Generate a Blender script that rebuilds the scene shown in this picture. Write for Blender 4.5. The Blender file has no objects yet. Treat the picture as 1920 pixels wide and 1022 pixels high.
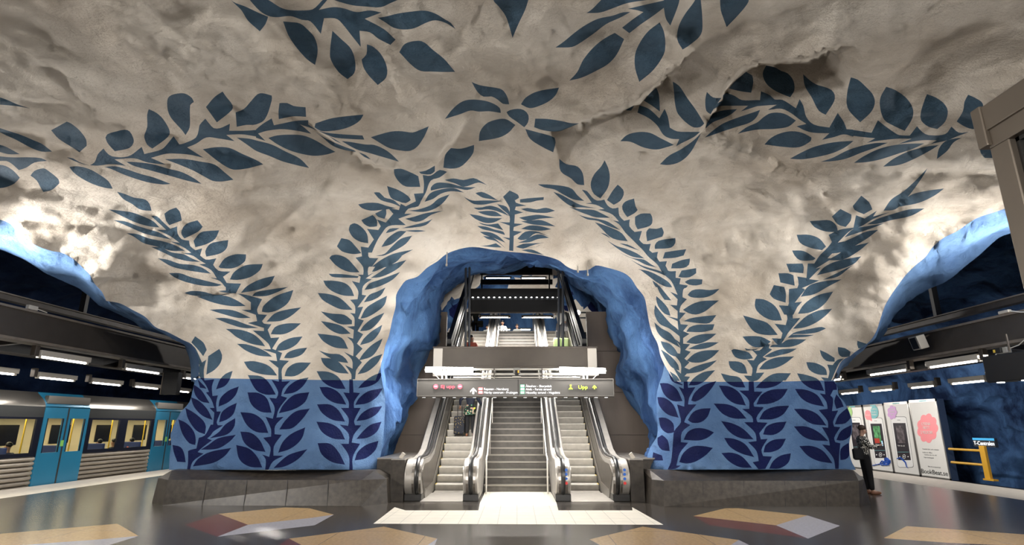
import bpy, bmesh, math, random
import numpy as np
from mathutils import Vector, Matrix, noise
from mathutils.geometry import delaunay_2d_cdt

S = bpy.context.scene
C = bpy.data.collections.new('metro_station'); S.collection.children.link(C)

# ---------------------------------------------------------------- camera
H = 1.75; F = 1066.7; PITCH = math.radians(15.0); YAW = math.atan(9/1066.7*math.cos(PITCH))
cp, sp = math.cos(PITCH), math.sin(PITCH); cy, sy = math.cos(YAW), math.sin(YAW)
cam = bpy.data.cameras.new('camera'); camo = bpy.data.objects.new('camera', cam); C.objects.link(camo)
cam.sensor_width = 36.0; cam.lens = F/1920*36.0; cam.clip_start = 0.05; cam.clip_end = 300
camo.location = (0, 0, H); camo.rotation_euler = (math.pi/2+PITCH, 0, YAW)
S.camera = camo

# ---------------------------------------------------------------- world and exposure
S.view_settings.view_transform = 'Standard'; S.view_settings.look = 'None'
S.view_settings.exposure = 0.07; S.view_settings.gamma = 1.0; S.view_settings.use_curve_mapping = False
W = bpy.data.worlds.new('world'); S.world = W; W.use_nodes = True
W.node_tree.nodes['Background'].inputs[0].default_value = (0.75, 0.85, 1, 1)
W.node_tree.nodes['Background'].inputs[1].default_value = 0.02
S.cycles.use_denoising = True
S.cycles.max_bounces = 6; S.cycles.diffuse_bounces = 3; S.cycles.glossy_bounces = 3; S.cycles.transmission_bounces = 5
S.cycles.sample_clamp_indirect = 6.0

# ---------------------------------------------------------------- lights
def area(name, loc, size, power, rot, col=(1, .945, .88), sy_=None, spread=180):
    l = bpy.data.lights.new(name, 'AREA'); l.energy = power; l.color = col
    l.shape = 'RECTANGLE'; l.size = size; l.size_y = sy_ or size; l.spread = math.radians(spread)
    o = bpy.data.objects.new(name, l); C.objects.link(o); o.location = loc
    o.rotation_euler = rot
    return o
def aim(loc, to):
    return (Vector(to)-Vector(loc)).to_track_quat('-Z', 'Y').to_euler()
# floodlights standing on top of the platform girders, washing the painted vault
for sx in (-1, 1):
    for (yy, pw) in ((2.5, 300), (6.2, 470), (9.8, 500)):
        l = (sx*10.4, yy, 4.3)
        area('floodlight_lamp', l, 1.2, pw, aim(l, (sx*3.0, yy+.8, 6.9)), sy_=0.25)
# tubes on the gantry over the foot of the escalators
for x0 in (-1.86, 1.80):
    area('gantry_tube_lamp', (x0, 14.9, 3.14), 1.4, 65, (0, 0, 0), sy_=0.12)
    area('gantry_tube_lamp', (x0, 15.6, 3.10), 1.4, 240, (0, 0, 0), sy_=0.12)
    area('gantry_tube_lamp', (x0, 15.3, 3.34), 1.4, 95, (math.pi, 0, 0), sy_=0.12)
    area('gantry_tube_lamp', (x0, 15.0, 3.25), 1.4, 70, (-math.pi/2, 0, 0), sy_=0.12)
    area('gantry_tube_lamp', (x0, 15.4, 3.22), 1.4, 30, (math.pi/2, 0, 0), sy_=0.12)
for sx in (-1, 1):
    area('gantry_tube_lamp', (sx*2.75, 15.3, 3.25), .3, 55, (0, -sx*math.pi/2, 0), sy_=.12)
# matching gantry over the opposite escalators, behind the camera
for x0 in (-2.0, 2.0):
    l = (x0, -5.0, 3.2)
    area('rear_gantry_lamp', l, 1.5, 430, aim(l, (x0*1.2, 8, 4.2)), sy_=0.3)
# tubes under the platform girders
for yy in (-4, 2, 8, 14, 20, 28):
    area('platform_tube_lamp', (-11.2, yy, 3.28), 2.5, 120, (0, 0, math.pi/2), sy_=0.12)
    area('platform_tube_lamp', (10.6, yy, 3.28), 2.5, 120, (0, 0, math.pi/2), sy_=0.12)
for yy in (10, 16, 22, 29):
    area('track_tube_lamp', (-13.6, yy, 3.25), 3.0, 60, (0, 0, math.pi/2), sy_=0.12)
    area('track_tube_lamp', (13.4, yy, 3.25), 3.0, 150, aim((13.4, yy, 3.25), (17.5, yy, 1.0)), sy_=0.2)
# upper landing
area('landing_tube_lamp', (0, 24.3, 6.22), 3.4, 480, (0, 0, 0), sy_=0.12)
area('landing_tube_lamp', (0, 31.6, 9.7), 3.4, 600, (0, 0, 0), sy_=0.12)
area('landing_tube_lamp', (0, 38.0, 8.1), 3.4, 420, aim((0, 38, 8.1), (0, 44, 8)), sy_=0.12)
for sx in (-1, 1):
    area('upper_side_lamp', (sx*4.6, 27.0, 7.2), 1.5, 420, aim((sx*4.6, 27, 7.2), (sx*3.6, 22, 8)), sy_=0.3)

# ---------------------------------------------------------------- projection helpers: a point of the photo's view onto a plane of the place
def ray(px, py):
    u = (px-960)/F; v = (511-py)/F
    x, y, z = u, cp-v*sp, sp+v*cp
    return (x*cy-y*sy, x*sy+y*cy, z)
def PY(px, py, Y):
    r = ray(px, py); t = Y/r[1]; return Vector((r[0]*t, Y, H+r[2]*t))
def PX(px, py, X):
    r = ray(px, py); t = X/r[0]; return Vector((X, r[1]*t, H+r[2]*t))
def PZ(px, py, Z):
    r = ray(px, py); t = (Z-H)/r[2]; return Vector((r[0]*t, r[1]*t, Z))

# ---------------------------------------------------------------- materials
MATS = {}
def mat(name, col, rough=.6, metal=0., var=0., vscale=3., bump=0., bscale=40., bdist=.01, emit=None, estr=0., spec=.5, stretch=None, detail=6., coat=0.):
    if name in MATS: return MATS[name]
    m = bpy.data.materials.new(name); m.use_nodes = True; nt = m.node_tree; b = nt.nodes['Principled BSDF']
    b.inputs['Base Color'].default_value = (*col, 1); b.inputs['Roughness'].default_value = rough
    b.inputs['Metallic'].default_value = metal; b.inputs['Specular IOR Level'].default_value = spec
    b.inputs['Coat Weight'].default_value = coat; b.inputs['Coat Roughness'].default_value = .1
    tc = nt.nodes.new('ShaderNodeTexCoord'); mp = nt.nodes.new('ShaderNodeMapping')
    nt.links.new(tc.outputs['Object'], mp.inputs['Vector'])
    if stretch: mp.inputs['Scale'].default_value = stretch
    n = nt.nodes.new('ShaderNodeTexNoise'); n.inputs['Scale'].default_value = vscale; n.inputs['Detail'].default_value = detail
    nt.links.new(mp.outputs[0], n.inputs['Vector'])
    r = nt.nodes.new('ShaderNodeValToRGB'); nt.links.new(n.outputs['Fac'], r.inputs['Fac'])
    r.color_ramp.elements[0].position = .3; r.color_ramp.elements[1].position = .7
    v = max(var, .02)
    r.color_ramp.elements[0].color = (*[c*(1-v) for c in col], 1)
    r.color_ramp.elements[1].color = (*[min(1, c*(1+v)) for c in col], 1)
    nt.links.new(r.outputs['Color'], b.inputs['Base Color'])
    if bump:
        n2 = nt.nodes.new('ShaderNodeTexNoise'); n2.inputs['Scale'].default_value = bscale; n2.inputs['Detail'].default_value = 5
        nt.links.new(mp.outputs[0], n2.inputs['Vector'])
        bp = nt.nodes.new('ShaderNodeBump'); bp.inputs['Strength'].default_value = bump; bp.inputs['Distance'].default_value = bdist
        nt.links.new(n2.outputs['Fac'], bp.inputs['Height']); nt.links.new(bp.outputs[0], b.inputs['Normal'])
    if emit:
        b.inputs['Emission Color'].default_value = (*emit, 1); b.inputs['Emission Strength'].default_value = estr
    MATS[name] = m; return m
def rockmat(name, col, dark, soot=.5, zs=1., bs=.75, lo=.36, hi=.66):
    """sprayed concrete under paint: stains, pits and a rough brushed grain"""
    m = bpy.data.materials.new(name); m.use_nodes = True; nt = m.node_tree; b = nt.nodes['Principled BSDF']; L = nt.links
    b.inputs['Roughness'].default_value = .78; b.inputs['Specular IOR Level'].default_value = .07
    tc = nt.nodes.new('ShaderNodeTexCoord'); mp = nt.nodes.new('ShaderNodeMapping'); mp.inputs['Scale'].default_value = (1, 1, zs); L.new(tc.outputs['Object'], mp.inputs['Vector'])
    def noi(s, d, ro=.6, dist=0.):
        n = nt.nodes.new('ShaderNodeTexNoise'); n.inputs['Scale'].default_value = s; n.inputs['Detail'].default_value = d
        n.inputs['Roughness'].default_value = ro; n.inputs['Distortion'].default_value = dist
        L.new(mp.outputs[0], n.inputs['Vector']); return n
    def ramp(a, p0, p1, c0=(0, 0, 0, 1), c1=(1, 1, 1, 1)):
        r = nt.nodes.new('ShaderNodeValToRGB'); L.new(a, r.inputs['Fac'])
        r.color_ramp.elements[0].position = p0; r.color_ramp.elements[1].position = p1
        r.color_ramp.elements[0].color = c0; r.color_ramp.elements[1].color = c1; return r
    def mix(f, a, c, mode='MIX'):
        x = nt.nodes.new('ShaderNodeMix'); x.data_type = 'RGBA'; x.blend_type = mode
        for k, val in ((0, f), (6, a), (7, c)):
            if isinstance(val, (tuple, float, int)): x.inputs[k].default_value = val
            else: L.new(val, x.inputs[k])
        return x.outputs[2]
    big = noi(.55, 7, .62, .4); mid = noi(2.6, 8, .7, .6); fine = noi(14, 6, .7)
    c = mix(ramp(big.outputs['Fac'], lo, hi).outputs[0], (*dark, 1), (*col, 1))
    c = mix(ramp(mid.outputs['Fac'], .60, .74, (0, 0, 0, 1), (soot, soot, soot, 1)).outputs[0], c, (*[d*.55 for d in dark], 1))
    c = mix(ramp(fine.outputs['Fac'], .66, .80, (0, 0, 0, 1), (.45, .45, .45, 1)).outputs[0], c, (*[d*.35 for d in dark], 1))
    L.new(c, b.inputs['Base Color'])
    b1 = nt.nodes.new('ShaderNodeBump'); b1.inputs['Strength'].default_value = bs; b1.inputs['Distance'].default_value = .13
    L.new(noi(4.2, 9, .74, .5).outputs['Fac'], b1.inputs['Height'])
    b2 = nt.nodes.new('ShaderNodeBump'); b2.inputs['Strength'].default_value = .8; b2.inputs['Distance'].default_value = .036
    g = noi(17, 5, .75, .3); mg = nt.nodes.new('ShaderNodeMapping'); mg.inputs['Scale'].default_value = (1, 2.6, 1.2); mg.inputs['Rotation'].default_value = (0, 0, .6); L.new(tc.outputs['Object'], mg.inputs['Vector']); L.new(mg.outputs[0], g.inputs['Vector']); L.new(g.outputs['Fac'], b2.inputs['Height']); L.new(b1.outputs[0], b2.inputs['Normal'])
    L.new(b2.outputs[0], b.inputs['Normal'])
    MATS[name] = m; return m
def joints(m, w, h, mortar, colf, off=.0):
    nt = m.node_tree; b = nt.nodes['Principled BSDF']; src = b.inputs['Base Color'].links[0].from_socket
    tc = nt.nodes.new('ShaderNodeTexCoord'); br = nt.nodes.new('ShaderNodeTexBrick'); br.offset = off; br.inputs['Scale'].default_value = 1; br.inputs['Brick Width'].default_value = w; br.inputs['Row Height'].default_value = h
    br.inputs['Mortar Size'].default_value = mortar; br.inputs['Mortar Smooth'].default_value = 0; nt.links.new(tc.outputs['Object'], br.inputs['Vector'])
    x = nt.nodes.new('ShaderNodeMix'); x.data_type = 'RGBA'; x.blend_type = 'MULTIPLY'; x.inputs[7].default_value = (colf, colf, colf, 1)
    nt.links.new(br.outputs['Fac'], x.inputs[0]); nt.links.new(src, x.inputs[6]); nt.links.new(x.outputs[2], b.inputs['Base Color'])
WHITE = rockmat('white_painted_rock', (.80, .75, .675), (.56, .50, .425), .5, 1, .9)
SLATE = rockmat('slate_blue_paint', (.082, .142, .205), (.05, .092, .14), .35, 1, .9)
SKY = rockmat('light_blue_paint', (.125, .225, .40), (.075, .145, .29), .75, 1, .8)
NAVY = rockmat('dark_blue_paint', (.009, .015, .078), (.007, .011, .055), .3, 1, .8)
DEEP = rockmat('blue_painted_rock', (.072, .155, .32), (.018, .045, .12), .75, .32, 1., .43, .60)
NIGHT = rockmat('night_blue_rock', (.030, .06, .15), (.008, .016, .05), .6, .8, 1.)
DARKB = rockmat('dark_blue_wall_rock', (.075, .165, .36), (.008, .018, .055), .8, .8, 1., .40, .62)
STEEL = mat('brushed_steel', (.62, .59, .55), .28, 1., .08, 6)
STEELD = mat('dark_steel', (.16, .145, .13), .32, .8, .15, 5)
STEELM = mat('satin_steel', (.42, .40, .37), .36, .55, .1, 5)
RUBBER = mat('black_rubber', (.012, .012, .012), .35)
BLACK = mat('black_paint', (.006, .006, .007), .5)
BROWN = mat('dark_brown_metal', (.055, .045, .037), .5, .3, .2, 4)
GRANITE = mat('dark_granite', (.036, .030, .024), .38, 0, .45, 9, .15, 60, .002, detail=10)
CLAD = mat('taupe_wall_panel', (.13, .104, .086), .45, .2, .18, 1.4, stretch=(1, 1, .3))
FLOORD = mat('dark_stone_floor', (.046, .040, .034), .24, 0, .30, 14, 0, detail=10, spec=.55)
OCHRE = mat('ochre_stone_inlay', (.36, .245, .12), .26, 0, .14, 20, detail=8)
MAROON = mat('maroon_stone_inlay', (.105, .036, .029), .26, 0, .3, 20, detail=8)
PALE = mat('pale_grey_stone_inlay', (.30, .30, .34), .26, 0, .1, 20)
TILE = mat('cream_floor_tile', (.86, .82, .72), .35, 0, .05, 3)
GROUT = mat('grey_floor_grout', (.35, .32, .27), .6)
TUBE = mat('lit_fluorescent_tube', (1, 1, 1), .4, emit=(1, .97, .92), estr=14)
TUBEB = mat('bright_fluorescent_tube', (1, 1, 1), .4, emit=(1, .96, .9), estr=30)
EDGE = mat('cream_platform_edge', (.52, .48, .42), .5, 0, .1, 5)
LED = mat('small_lit_lamp', (1, 1, 1), .4, emit=(1, .98, .95), estr=7)
WHITEP = mat('white_enamel', (.6, .58, .53), .4)
CREAM = mat('cream_enamel', (.42, .39, .34), .45)

joints(TILE, .36, .36, .006, .62); joints(FLOORD, 1.5, 1.5, .005, .4); joints(OCHRE, 1.5, 1.5, .005, .45)

# ---------------------------------------------------------------- objects
def tag(o, label=None, cat=None, group=None, kind=None):
    if label: o['label'] = label
    if cat: o['category'] = cat
    if group: o['group'] = group
    if kind: o['kind'] = kind
    return o
def link(name, me, mats=None, parent=None):
    o = bpy.data.objects.new(name, me); C.objects.link(o)
    if mats is not None:
        for m in (mats if isinstance(mats, (list, tuple)) else [mats]): me.materials.append(m)
    if parent: o.parent = parent
    return o
def empty(name, loc=(0, 0, 0), label=None, cat=None, group=None, rz=0):
    o = bpy.data.objects.new(name, None); C.objects.link(o); o.location = loc; o.rotation_euler = (0, 0, rz)
    o.empty_display_size = .1
    return tag(o, label, cat, group)
def pydata(name, v, f, mats=None, parent=None, smooth=False):
    me = bpy.data.meshes.new(name); me.from_pydata([tuple(p) for p in v], [], f); me.update()
    if smooth: me.shade_smooth()
    return link(name, me, mats, parent)
class MB:
    """collects boxes, bars and tubes in one mesh"""
    def __init__(s): s.v = []; s.f = []; s.m = []
    def add(s, v, f, mi=0):
        n = len(s.v); s.v += [tuple(p) for p in v]; s.f += [[i+n for i in q] for q in f]; s.m += [mi]*len(f); return s
    def box(s, a, b, mi=0):
        x0, y0, z0 = [min(p, q) for p, q in zip(a, b)]; x1, y1, z1 = [max(p, q) for p, q in zip(a, b)]
        v = [(x0, y0, z0), (x1, y0, z0), (x1, y1, z0), (x0, y1, z0), (x0, y0, z1), (x1, y0, z1), (x1, y1, z1), (x0, y1, z1)]
        return s.add(v, [(0, 3, 2, 1), (4, 5, 6, 7), (0, 1, 5, 4), (1, 2, 6, 5), (2, 3, 7, 6), (3, 0, 4, 7)], mi)
    def bar(s, p, q, w, h, up=(0, 0, 1), mi=0):
        p = Vector(p); q = Vector(q); d = (q-p).normalized(); r = d.cross(Vector(up))
        if r.length < 1e-4: r = Vector((1, 0, 0))
        r.normalize(); u = r.cross(d); v = []
        for c in (p, q):
            for a, b in ((-1, -1), (1, -1), (1, 1), (-1, 1)): v.append(c+r*a*w/2+u*b*h/2)
        return s.add(v, [(3, 2, 1, 0), (4, 5, 6, 7), (0, 1, 5, 4), (1, 2, 6, 5), (2, 3, 7, 6), (3, 0, 4, 7)], mi)
    def tube(s, pts, r, n=10, mi=0, caps=True):
        pts = [Vector(p) for p in pts]; rr = r if isinstance(r, (list, tuple)) else [r]*len(pts); base = len(s.v)
        ref = None
        for i, p in enumerate(pts):
            d = (pts[min(i+1, len(pts)-1)]-pts[max(i-1, 0)]).normalized()
            if ref is None: ref = d.orthogonal().normalized()
            ref = (ref-d*ref.dot(d)).normalized(); w = d.cross(ref)
            for k in range(n):
                a = 2*math.pi*k/n; s.v.append(tuple(p+(ref*math.cos(a)+w*math.sin(a))*rr[i]))
        for i in range(len(pts)-1):
            for k in range(n):
                a = base+i*n+k; b = base+i*n+(k+1) % n
                s.f.append([a, b, b+n, a+n]); s.m.append(mi)
        if caps:
            s.f.append([base+k for k in range(n)][::-1]); s.m.append(mi)
            s.f.append([base+(len(pts)-1)*n+k for k in range(n)]); s.m.append(mi)
        return s
    def prism(s, pts, ax, a, b, mi=0):
        """pts: 2D outline; ax: axis of extrusion 0,1,2"""
        def P3(p, t):
            q = list(p); q.insert(ax, t); return tuple(q)
        n = len(pts); v = [P3(p, a) for p in pts]+[P3(p, b) for p in pts]
        f = [list(range(n))[::-1], [i+n for i in range(n)]]+[[i, (i+1) % n, (i+1) % n+n, i+n] for i in range(n)]
        return s.add(v, f, mi)
    def build(s, name, mats, parent=None, bevel=0, smooth=False, seg=2):
        me = bpy.data.meshes.new(name); me.from_pydata(s.v, [], s.f); me.update()
        for i, p in enumerate(me.polygons): p.material_index = s.m[i]
        bm = bmesh.new(); bm.from_mesh(me); bmesh.ops.recalc_face_normals(bm, faces=bm.faces); bm.to_mesh(me); bm.free()
        if smooth:
            me.shade_smooth()
            me.set_sharp_from_angle(angle=math.radians(40))
        o = link(name, me, mats, parent)
        if bevel:
            md = o.modifiers.new('bevel', 'BEVEL'); md.width = bevel; md.segments = seg; md.limit_method = 'ANGLE'
        return o
def struct(o): o['kind'] = 'structure'; return o
def text(name, body, loc, size, m, parent=None, rot=(math.pi/2, 0, 0), align='LEFT', depth=.004, bold=0.):
    c = bpy.data.curves.new(name, 'FONT'); c.body = body; c.size = size; c.extrude = depth; c.align_x = align; c.offset = bold
    c.materials.append(m)
    o = bpy.data.objects.new(name, c); C.objects.link(o); o.location = loc; o.rotation_euler = rot
    if parent: o.parent = parent
    bpy.context.view_layer.update()
    me = bpy.data.meshes.new_from_object(o.evaluated_get(bpy.context.evaluated_depsgraph_get()))
    me.materials.clear(); me.materials.append(m); bpy.data.objects.remove(o)
    o = bpy.data.objects.new(name, me); C.objects.link(o); o.location = loc; o.rotation_euler = rot
    if parent: o.parent = parent
    return o
def copy_tree(o, parent=None):
    c = o.copy(); C.objects.link(c); c.parent = parent
    for ch in list(o.children): copy_tree(ch, c)
    return c
# ---------------------------------------------------------------- the painted branches: outlines measured as (origin x, origin y, scale) plus polygons
def PL(s): return [[float(a) for a in q.split(',')] for q in s.replace('\n', '').split('|') if q.strip()]
LEAF = []
def crop(x0, y0, sc, s):
    for q in PL(s): LEAF.append([(x0+q[i]/sc, y0+q[i+1]/sc) for i in range(0, len(q)-1, 2)])
crop(0, 160, 5.109, """0,115,70,140,160,180,290,222,160,200,0,185|0,410,60,430,200,475,330,530,400,560,500,635,400,635,300,600,150,520,60,480,0,450,-60,425,-60,400
|-40,560,0,570,60,590,190,660,80,660,0,640,-40,635|-40,670,0,680,120,690,290,690,400,700,450,725,330,740,250,790,180,812,110,750,60,725,0,725,-40,720
|-40,765,0,762,60,775,130,820,190,885,140,940,60,975,0,985,-40,980|415,795,450,810,560,900,568,940,500,1000,415,1022,390,980,350,910,292,865,330,820
|490,430,640,348,680,365,760,430,825,520,830,580,760,642,700,600,560,510|640,690,700,700,760,735,860,770,780,750,700,720
|665,782,740,775,850,800,960,860,1040,920,1080,990,1020,985,900,950,780,890,700,830|1010,500,1030,468,1120,440,1195,425,1240,440,1275,500,1280,550,1240,600,1100,632,1060,590,1025,545
|1425,228,1500,265,1560,320,1620,420,1625,470,1580,520,1460,606,1410,570,1382,500,1385,470,1410,400,1410,280|1000,782,1100,775,1200,800,1350,850,1480,885,1635,945,1560,950,1400,925,1200,860,1060,800""")
crop(160, 160, 5.109, """45,765,90,735,120,660,175,605,200,640,255,680,410,680,540,590,565,658,700,625,750,600,845,488,900,565,940,558,1060,500,1085,430,1095,380,1150,320,1190,370,1230,410,1290,410,1385,368,1378,435,1520,435,1635,428,1635,490,1500,470,1350,475,1430,535,1280,510,1160,500,1060,560,975,595,1135,695,1000,665,880,655,780,655,630,695,775,760,600,740,470,700,280,710,390,772,250,755,120,770
|390,732,480,735,640,755,800,800,920,830,1040,890,1115,945,980,915,820,870,640,820,460,770|760,708,940,705,1100,730,1240,760,1330,830,1420,905,1300,922,1220,915,1150,880,1040,820,900,760
|1125,612,1260,592,1380,600,1500,655,1635,715,1705,757,1635,775,1560,795,1420,808,1350,780,1260,720|785,150,800,110,850,85,950,78,1020,120,1040,160,1005,190,1000,400,960,478,930,435,820,310,790,240
|1155,208,1240,110,1315,60,1350,110,1410,190,1405,235,1260,355|1440,260,1520,225,1580,160,1650,85,1700,76,1786,98,1786,145,1720,325,1635,375,1540,380,1450,398""")
crop(480, 180, 5.109, """-185,398,-60,410,0,425,150,465,280,530,420,600,510,690,400,665,250,625,130,575,0,525,-80,470|225,68,300,68,360,95,475,108,480,200,360,195,218,222,215,150
|0,320,60,270,150,215,172,280,260,262,380,238,500,232,500,272,570,318,640,345,800,365,1020,378,1038,418,900,412,760,400,700,380,560,320,420,272,460,300,530,362,400,335,250,318,100,335,20,360,90,430,0,400
|560,300,570,262,720,215,900,190,1030,178,1000,230,940,275,840,315,720,335,620,335|1100,395,1180,370,1300,340,1400,338,1500,350,1560,330,1655,290,1635,340,1600,410,1540,490,1480,525,1400,525,1280,500,1180,445
|118,402,200,378,320,370,450,378,560,420,680,490,760,535,680,560,560,573,440,555,320,520,200,460|570,345,640,390,760,450,860,490,940,520,960,535,860,520,740,480,640,400|700,385,780,430,820,455,760,430
|820,432,900,440,1050,465,1130,468,1230,510,1300,560,1370,630,1200,580,1080,545,960,510|985,540,1050,565,1100,608,1040,585""")
crop(620, 260, 4.259, """505,245,560,240,640,270,700,300,715,385,600,382,550,350,510,290|705,265,760,255,832,215,832,260,800,285,720,280|900,232,915,130,960,75,1040,80,1145,50,1140,110,1080,190,1030,228,960,240
|735,290,800,295,870,250,930,265,870,310,800,335,760,430,720,500,700,540,620,560,590,600,650,600,540,640,600,690,460,700,400,770,380,800,350,860,330,910,300,910,300,955,380,955,330,1022,260,1022,200,950,250,940,240,862,300,870,345,805,290,720,380,730,400,700,370,645,440,670,500,600,460,555,545,570,560,520,600,540,680,500,665,440,740,435,745,360
|450,378,540,410,620,460,640,490,600,515,540,500,480,470|345,430,390,430,430,470,500,490,570,550,500,520,400,490,360,450|220,525,300,512,380,515,440,535,520,555,400,570,320,575,250,555
|355,598,440,555,445,600,430,640,380,625|245,650,335,610,370,650,370,700,310,705,265,680|145,730,155,690,190,675,240,700,290,760,300,835,240,825,180,790|50,860,85,795,150,810,190,850,245,915,180,922,90,900
|910,330,980,318,1060,330,1140,315,1190,335,1250,372,1180,350,1120,370,1060,385,1000,360,940,340|800,390,830,360,870,350,960,360,1060,385,1160,388,1090,410,1000,395,900,395,800,415
|750,505,790,440,860,410,980,395,1065,430,960,420,880,440,820,480|620,575,700,565,800,530,860,480,950,445,900,510,830,560,740,585|595,640,660,625,760,595,900,575,800,610,740,650,680,665
|570,715,660,690,760,665,815,640,760,690,660,710|590,735,700,730,760,738,680,745|440,755,470,720,550,715,500,740|405,865,450,800,540,740,605,740,540,800,480,845
|360,935,430,920,480,870,560,800,650,775,600,840,500,900,420,935|330,1022,400,970,500,920,660,885,560,940,460,1022|470,1022,540,990,605,970,560,1010,540,1022""")
LEAF.append([(617.6, 484), (622, 479), (634, 478), (650, 484), (662, 496), (674, 510.5), (657.5, 510.5), (641, 505), (627, 495)])
LEAF.append([(918, -45), (925, 0), (935, 12), (948, 30), (955, 50), (961, 71), (972, 45), (987, 12), (996, -30), (990, -60)])
crop(840, 280, 5.109, """585,970,590,870,520,840,590,850,590,730,490,695,560,700,590,700,590,640,520,575,470,525,560,550,590,600,590,560,540,475,527,455,590,395,670,435,680,465,640,490,650,510,750,540,650,550,640,580,720,605,640,625,635,710,720,715,630,745,625,780,710,790,630,830,625,975
|690,480,760,470,918,458,915,485,850,492,790,508,690,510|700,572,760,562,850,575,940,560,1025,588,950,608,860,608,760,595|680,655,760,640,870,628,1025,655,880,665,760,685|700,690,800,682,900,680,1030,738,920,730,800,718
|700,762,780,730,880,735,990,765,900,780,800,775|665,855,740,790,840,785,900,805,970,835,840,805,760,860,700,870|670,895,740,870,820,825,890,815,970,848,860,860,780,890|650,935,720,905,830,900,925,895,860,905,780,930,720,952
|760,945,830,940,890,912,850,935|700,965,800,960,920,1012,800,990|262,420,320,408,400,440,480,490,520,500,420,478,330,462|150,455,230,490,330,490,400,490,520,495,420,515,340,530,250,525,200,495
|245,560,330,555,400,540,480,560,520,585,590,640,460,590,380,575,290,580|285,598,360,590,450,595,520,640,420,640,330,620|205,620,300,635,380,655,520,660,440,700,360,705,260,665|290,700,380,720,480,710,530,775,430,745,330,722
|280,735,360,740,450,770,530,790,545,820,420,785,330,765|305,790,400,795,480,830,550,895,440,850,350,820|335,830,430,845,490,890,555,950,460,880,380,860|305,925,380,920,460,900,515,940,430,938
|1065,90,1130,140,1240,165,1290,230,1305,343,1240,335,1180,280,1080,210|1500,105,1535,180,1550,270,1530,370,1460,470,1400,430,1370,370,1370,310,1400,240,1470,160|860,335,980,338,1120,355,1190,380,1240,440,1305,495,1200,480,1100,430,1020,385,920,365""")
crop(1000, 340, 5.109, """190,100,270,130,360,180,450,225,600,258,470,250,380,245,300,200|340,245,440,265,580,275,640,300,735,350,600,345,520,320,440,290|435,322,520,345,640,365,720,390,830,465,720,430,620,380,520,365
|590,392,680,420,780,460,850,500,905,575,800,560,730,530,660,460|645,492,700,510,740,548,690,520
|465,80,515,95,560,150,610,185,680,175,710,230,760,260,815,250,825,330,870,378,925,365,920,430,970,485,1040,475,1015,560,1055,600,1125,598,1110,660,1140,685,1195,675,1185,730,1210,770,1280,765,1260,830,1300,860,1370,865,1340,920,1410,930,1400,985,1480,1000,1460,1022,1390,1022,1330,960,1240,880,1190,800,1100,720,1050,660,1000,610,930,540,880,490,820,410,760,375,820,385,760,320,690,290,620,272,680,265,600,225,500,213,560,205,520,150
|705,180,760,90,808,32,860,80,865,130,830,190,770,225|850,240,880,195,965,165,980,240,1000,275,970,305,900,343,865,295|975,340,1030,310,1120,308,1138,340,1138,400,1110,430,1000,460,975,410
|1082,485,1110,450,1180,455,1230,440,1250,490,1235,530,1090,575|1165,610,1200,570,1360,543,1360,590,1320,635,1165,648|1240,740,1260,680,1350,665,1465,650,1440,710,1360,732|1320,835,1330,790,1420,755,1500,740,1490,800,1440,830
|1390,915,1420,855,1560,832,1560,880,1500,918,1420,922|1450,965,1500,938,1620,940,1615,985,1560,998,1490,990|825,595,900,605,1020,665,930,635|710,568,800,620,900,650,990,690,1065,740,960,725,880,690,780,625
|825,682,950,735,1060,750,1120,790,1180,825,1080,800,1000,760,900,720|930,750,1050,810,1240,870,1300,920,1180,870,1060,830|1000,840,1100,860,1200,905,1300,970,1330,1015,1270,1010,1180,950,1090,880|1140,950,1180,980,1220,1022,1170,1010""")
crop(1180, 480, 4.258, """200,0,240,60,290,80,310,125,370,120,370,175,410,180,400,225,465,235,430,270,425,330,460,345,410,400,400,450,450,455,400,510,410,545,470,550,430,600,480,622,430,655,430,700,485,705,445,750,490,765,440,820,480,850,440,890,485,910,440,960,485,965,455,1005,415,1005,345,880,412,940,410,860,340,770,405,780,405,720,330,640,402,690,400,640,320,570,392,590,385,520,300,480,385,500,385,440,325,390,380,395,385,345,325,285,385,310,340,210,270,120
|465,310,500,275,560,265,640,272,720,262,680,300,620,328,560,335,490,328|428,430,500,385,580,360,715,355,660,400,600,445,530,468,470,455|435,520,480,500,560,485,695,472,640,535,540,535|455,605,480,570,540,550,680,545,665,590,580,608
|455,690,500,650,580,625,695,620,640,665,560,700,500,700|470,742,540,710,620,690,715,690,640,730,560,745|458,835,520,780,600,755,718,752,660,810,580,848,500,850|455,940,480,905,560,870,700,832,640,885,560,925
|474,1033,500,990,540,955,600,925,685,912,640,960,600,1000,540,1030|80,105,160,140,250,185,310,210,335,250,290,245,220,210,140,150|185,195,240,240,290,300,335,355,280,350,240,290,215,230
|215,320,260,360,310,420,328,478,280,460,230,400,215,350|205,390,260,460,330,540,390,590,400,640,320,580,240,540,200,460|200,530,260,580,330,620,410,735,330,690,260,650,220,600|250,680,320,700,370,750,400,810,330,790,270,730
|250,745,330,800,390,870,398,915,340,890,290,820|320,920,380,960,405,998,360,998""")
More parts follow.
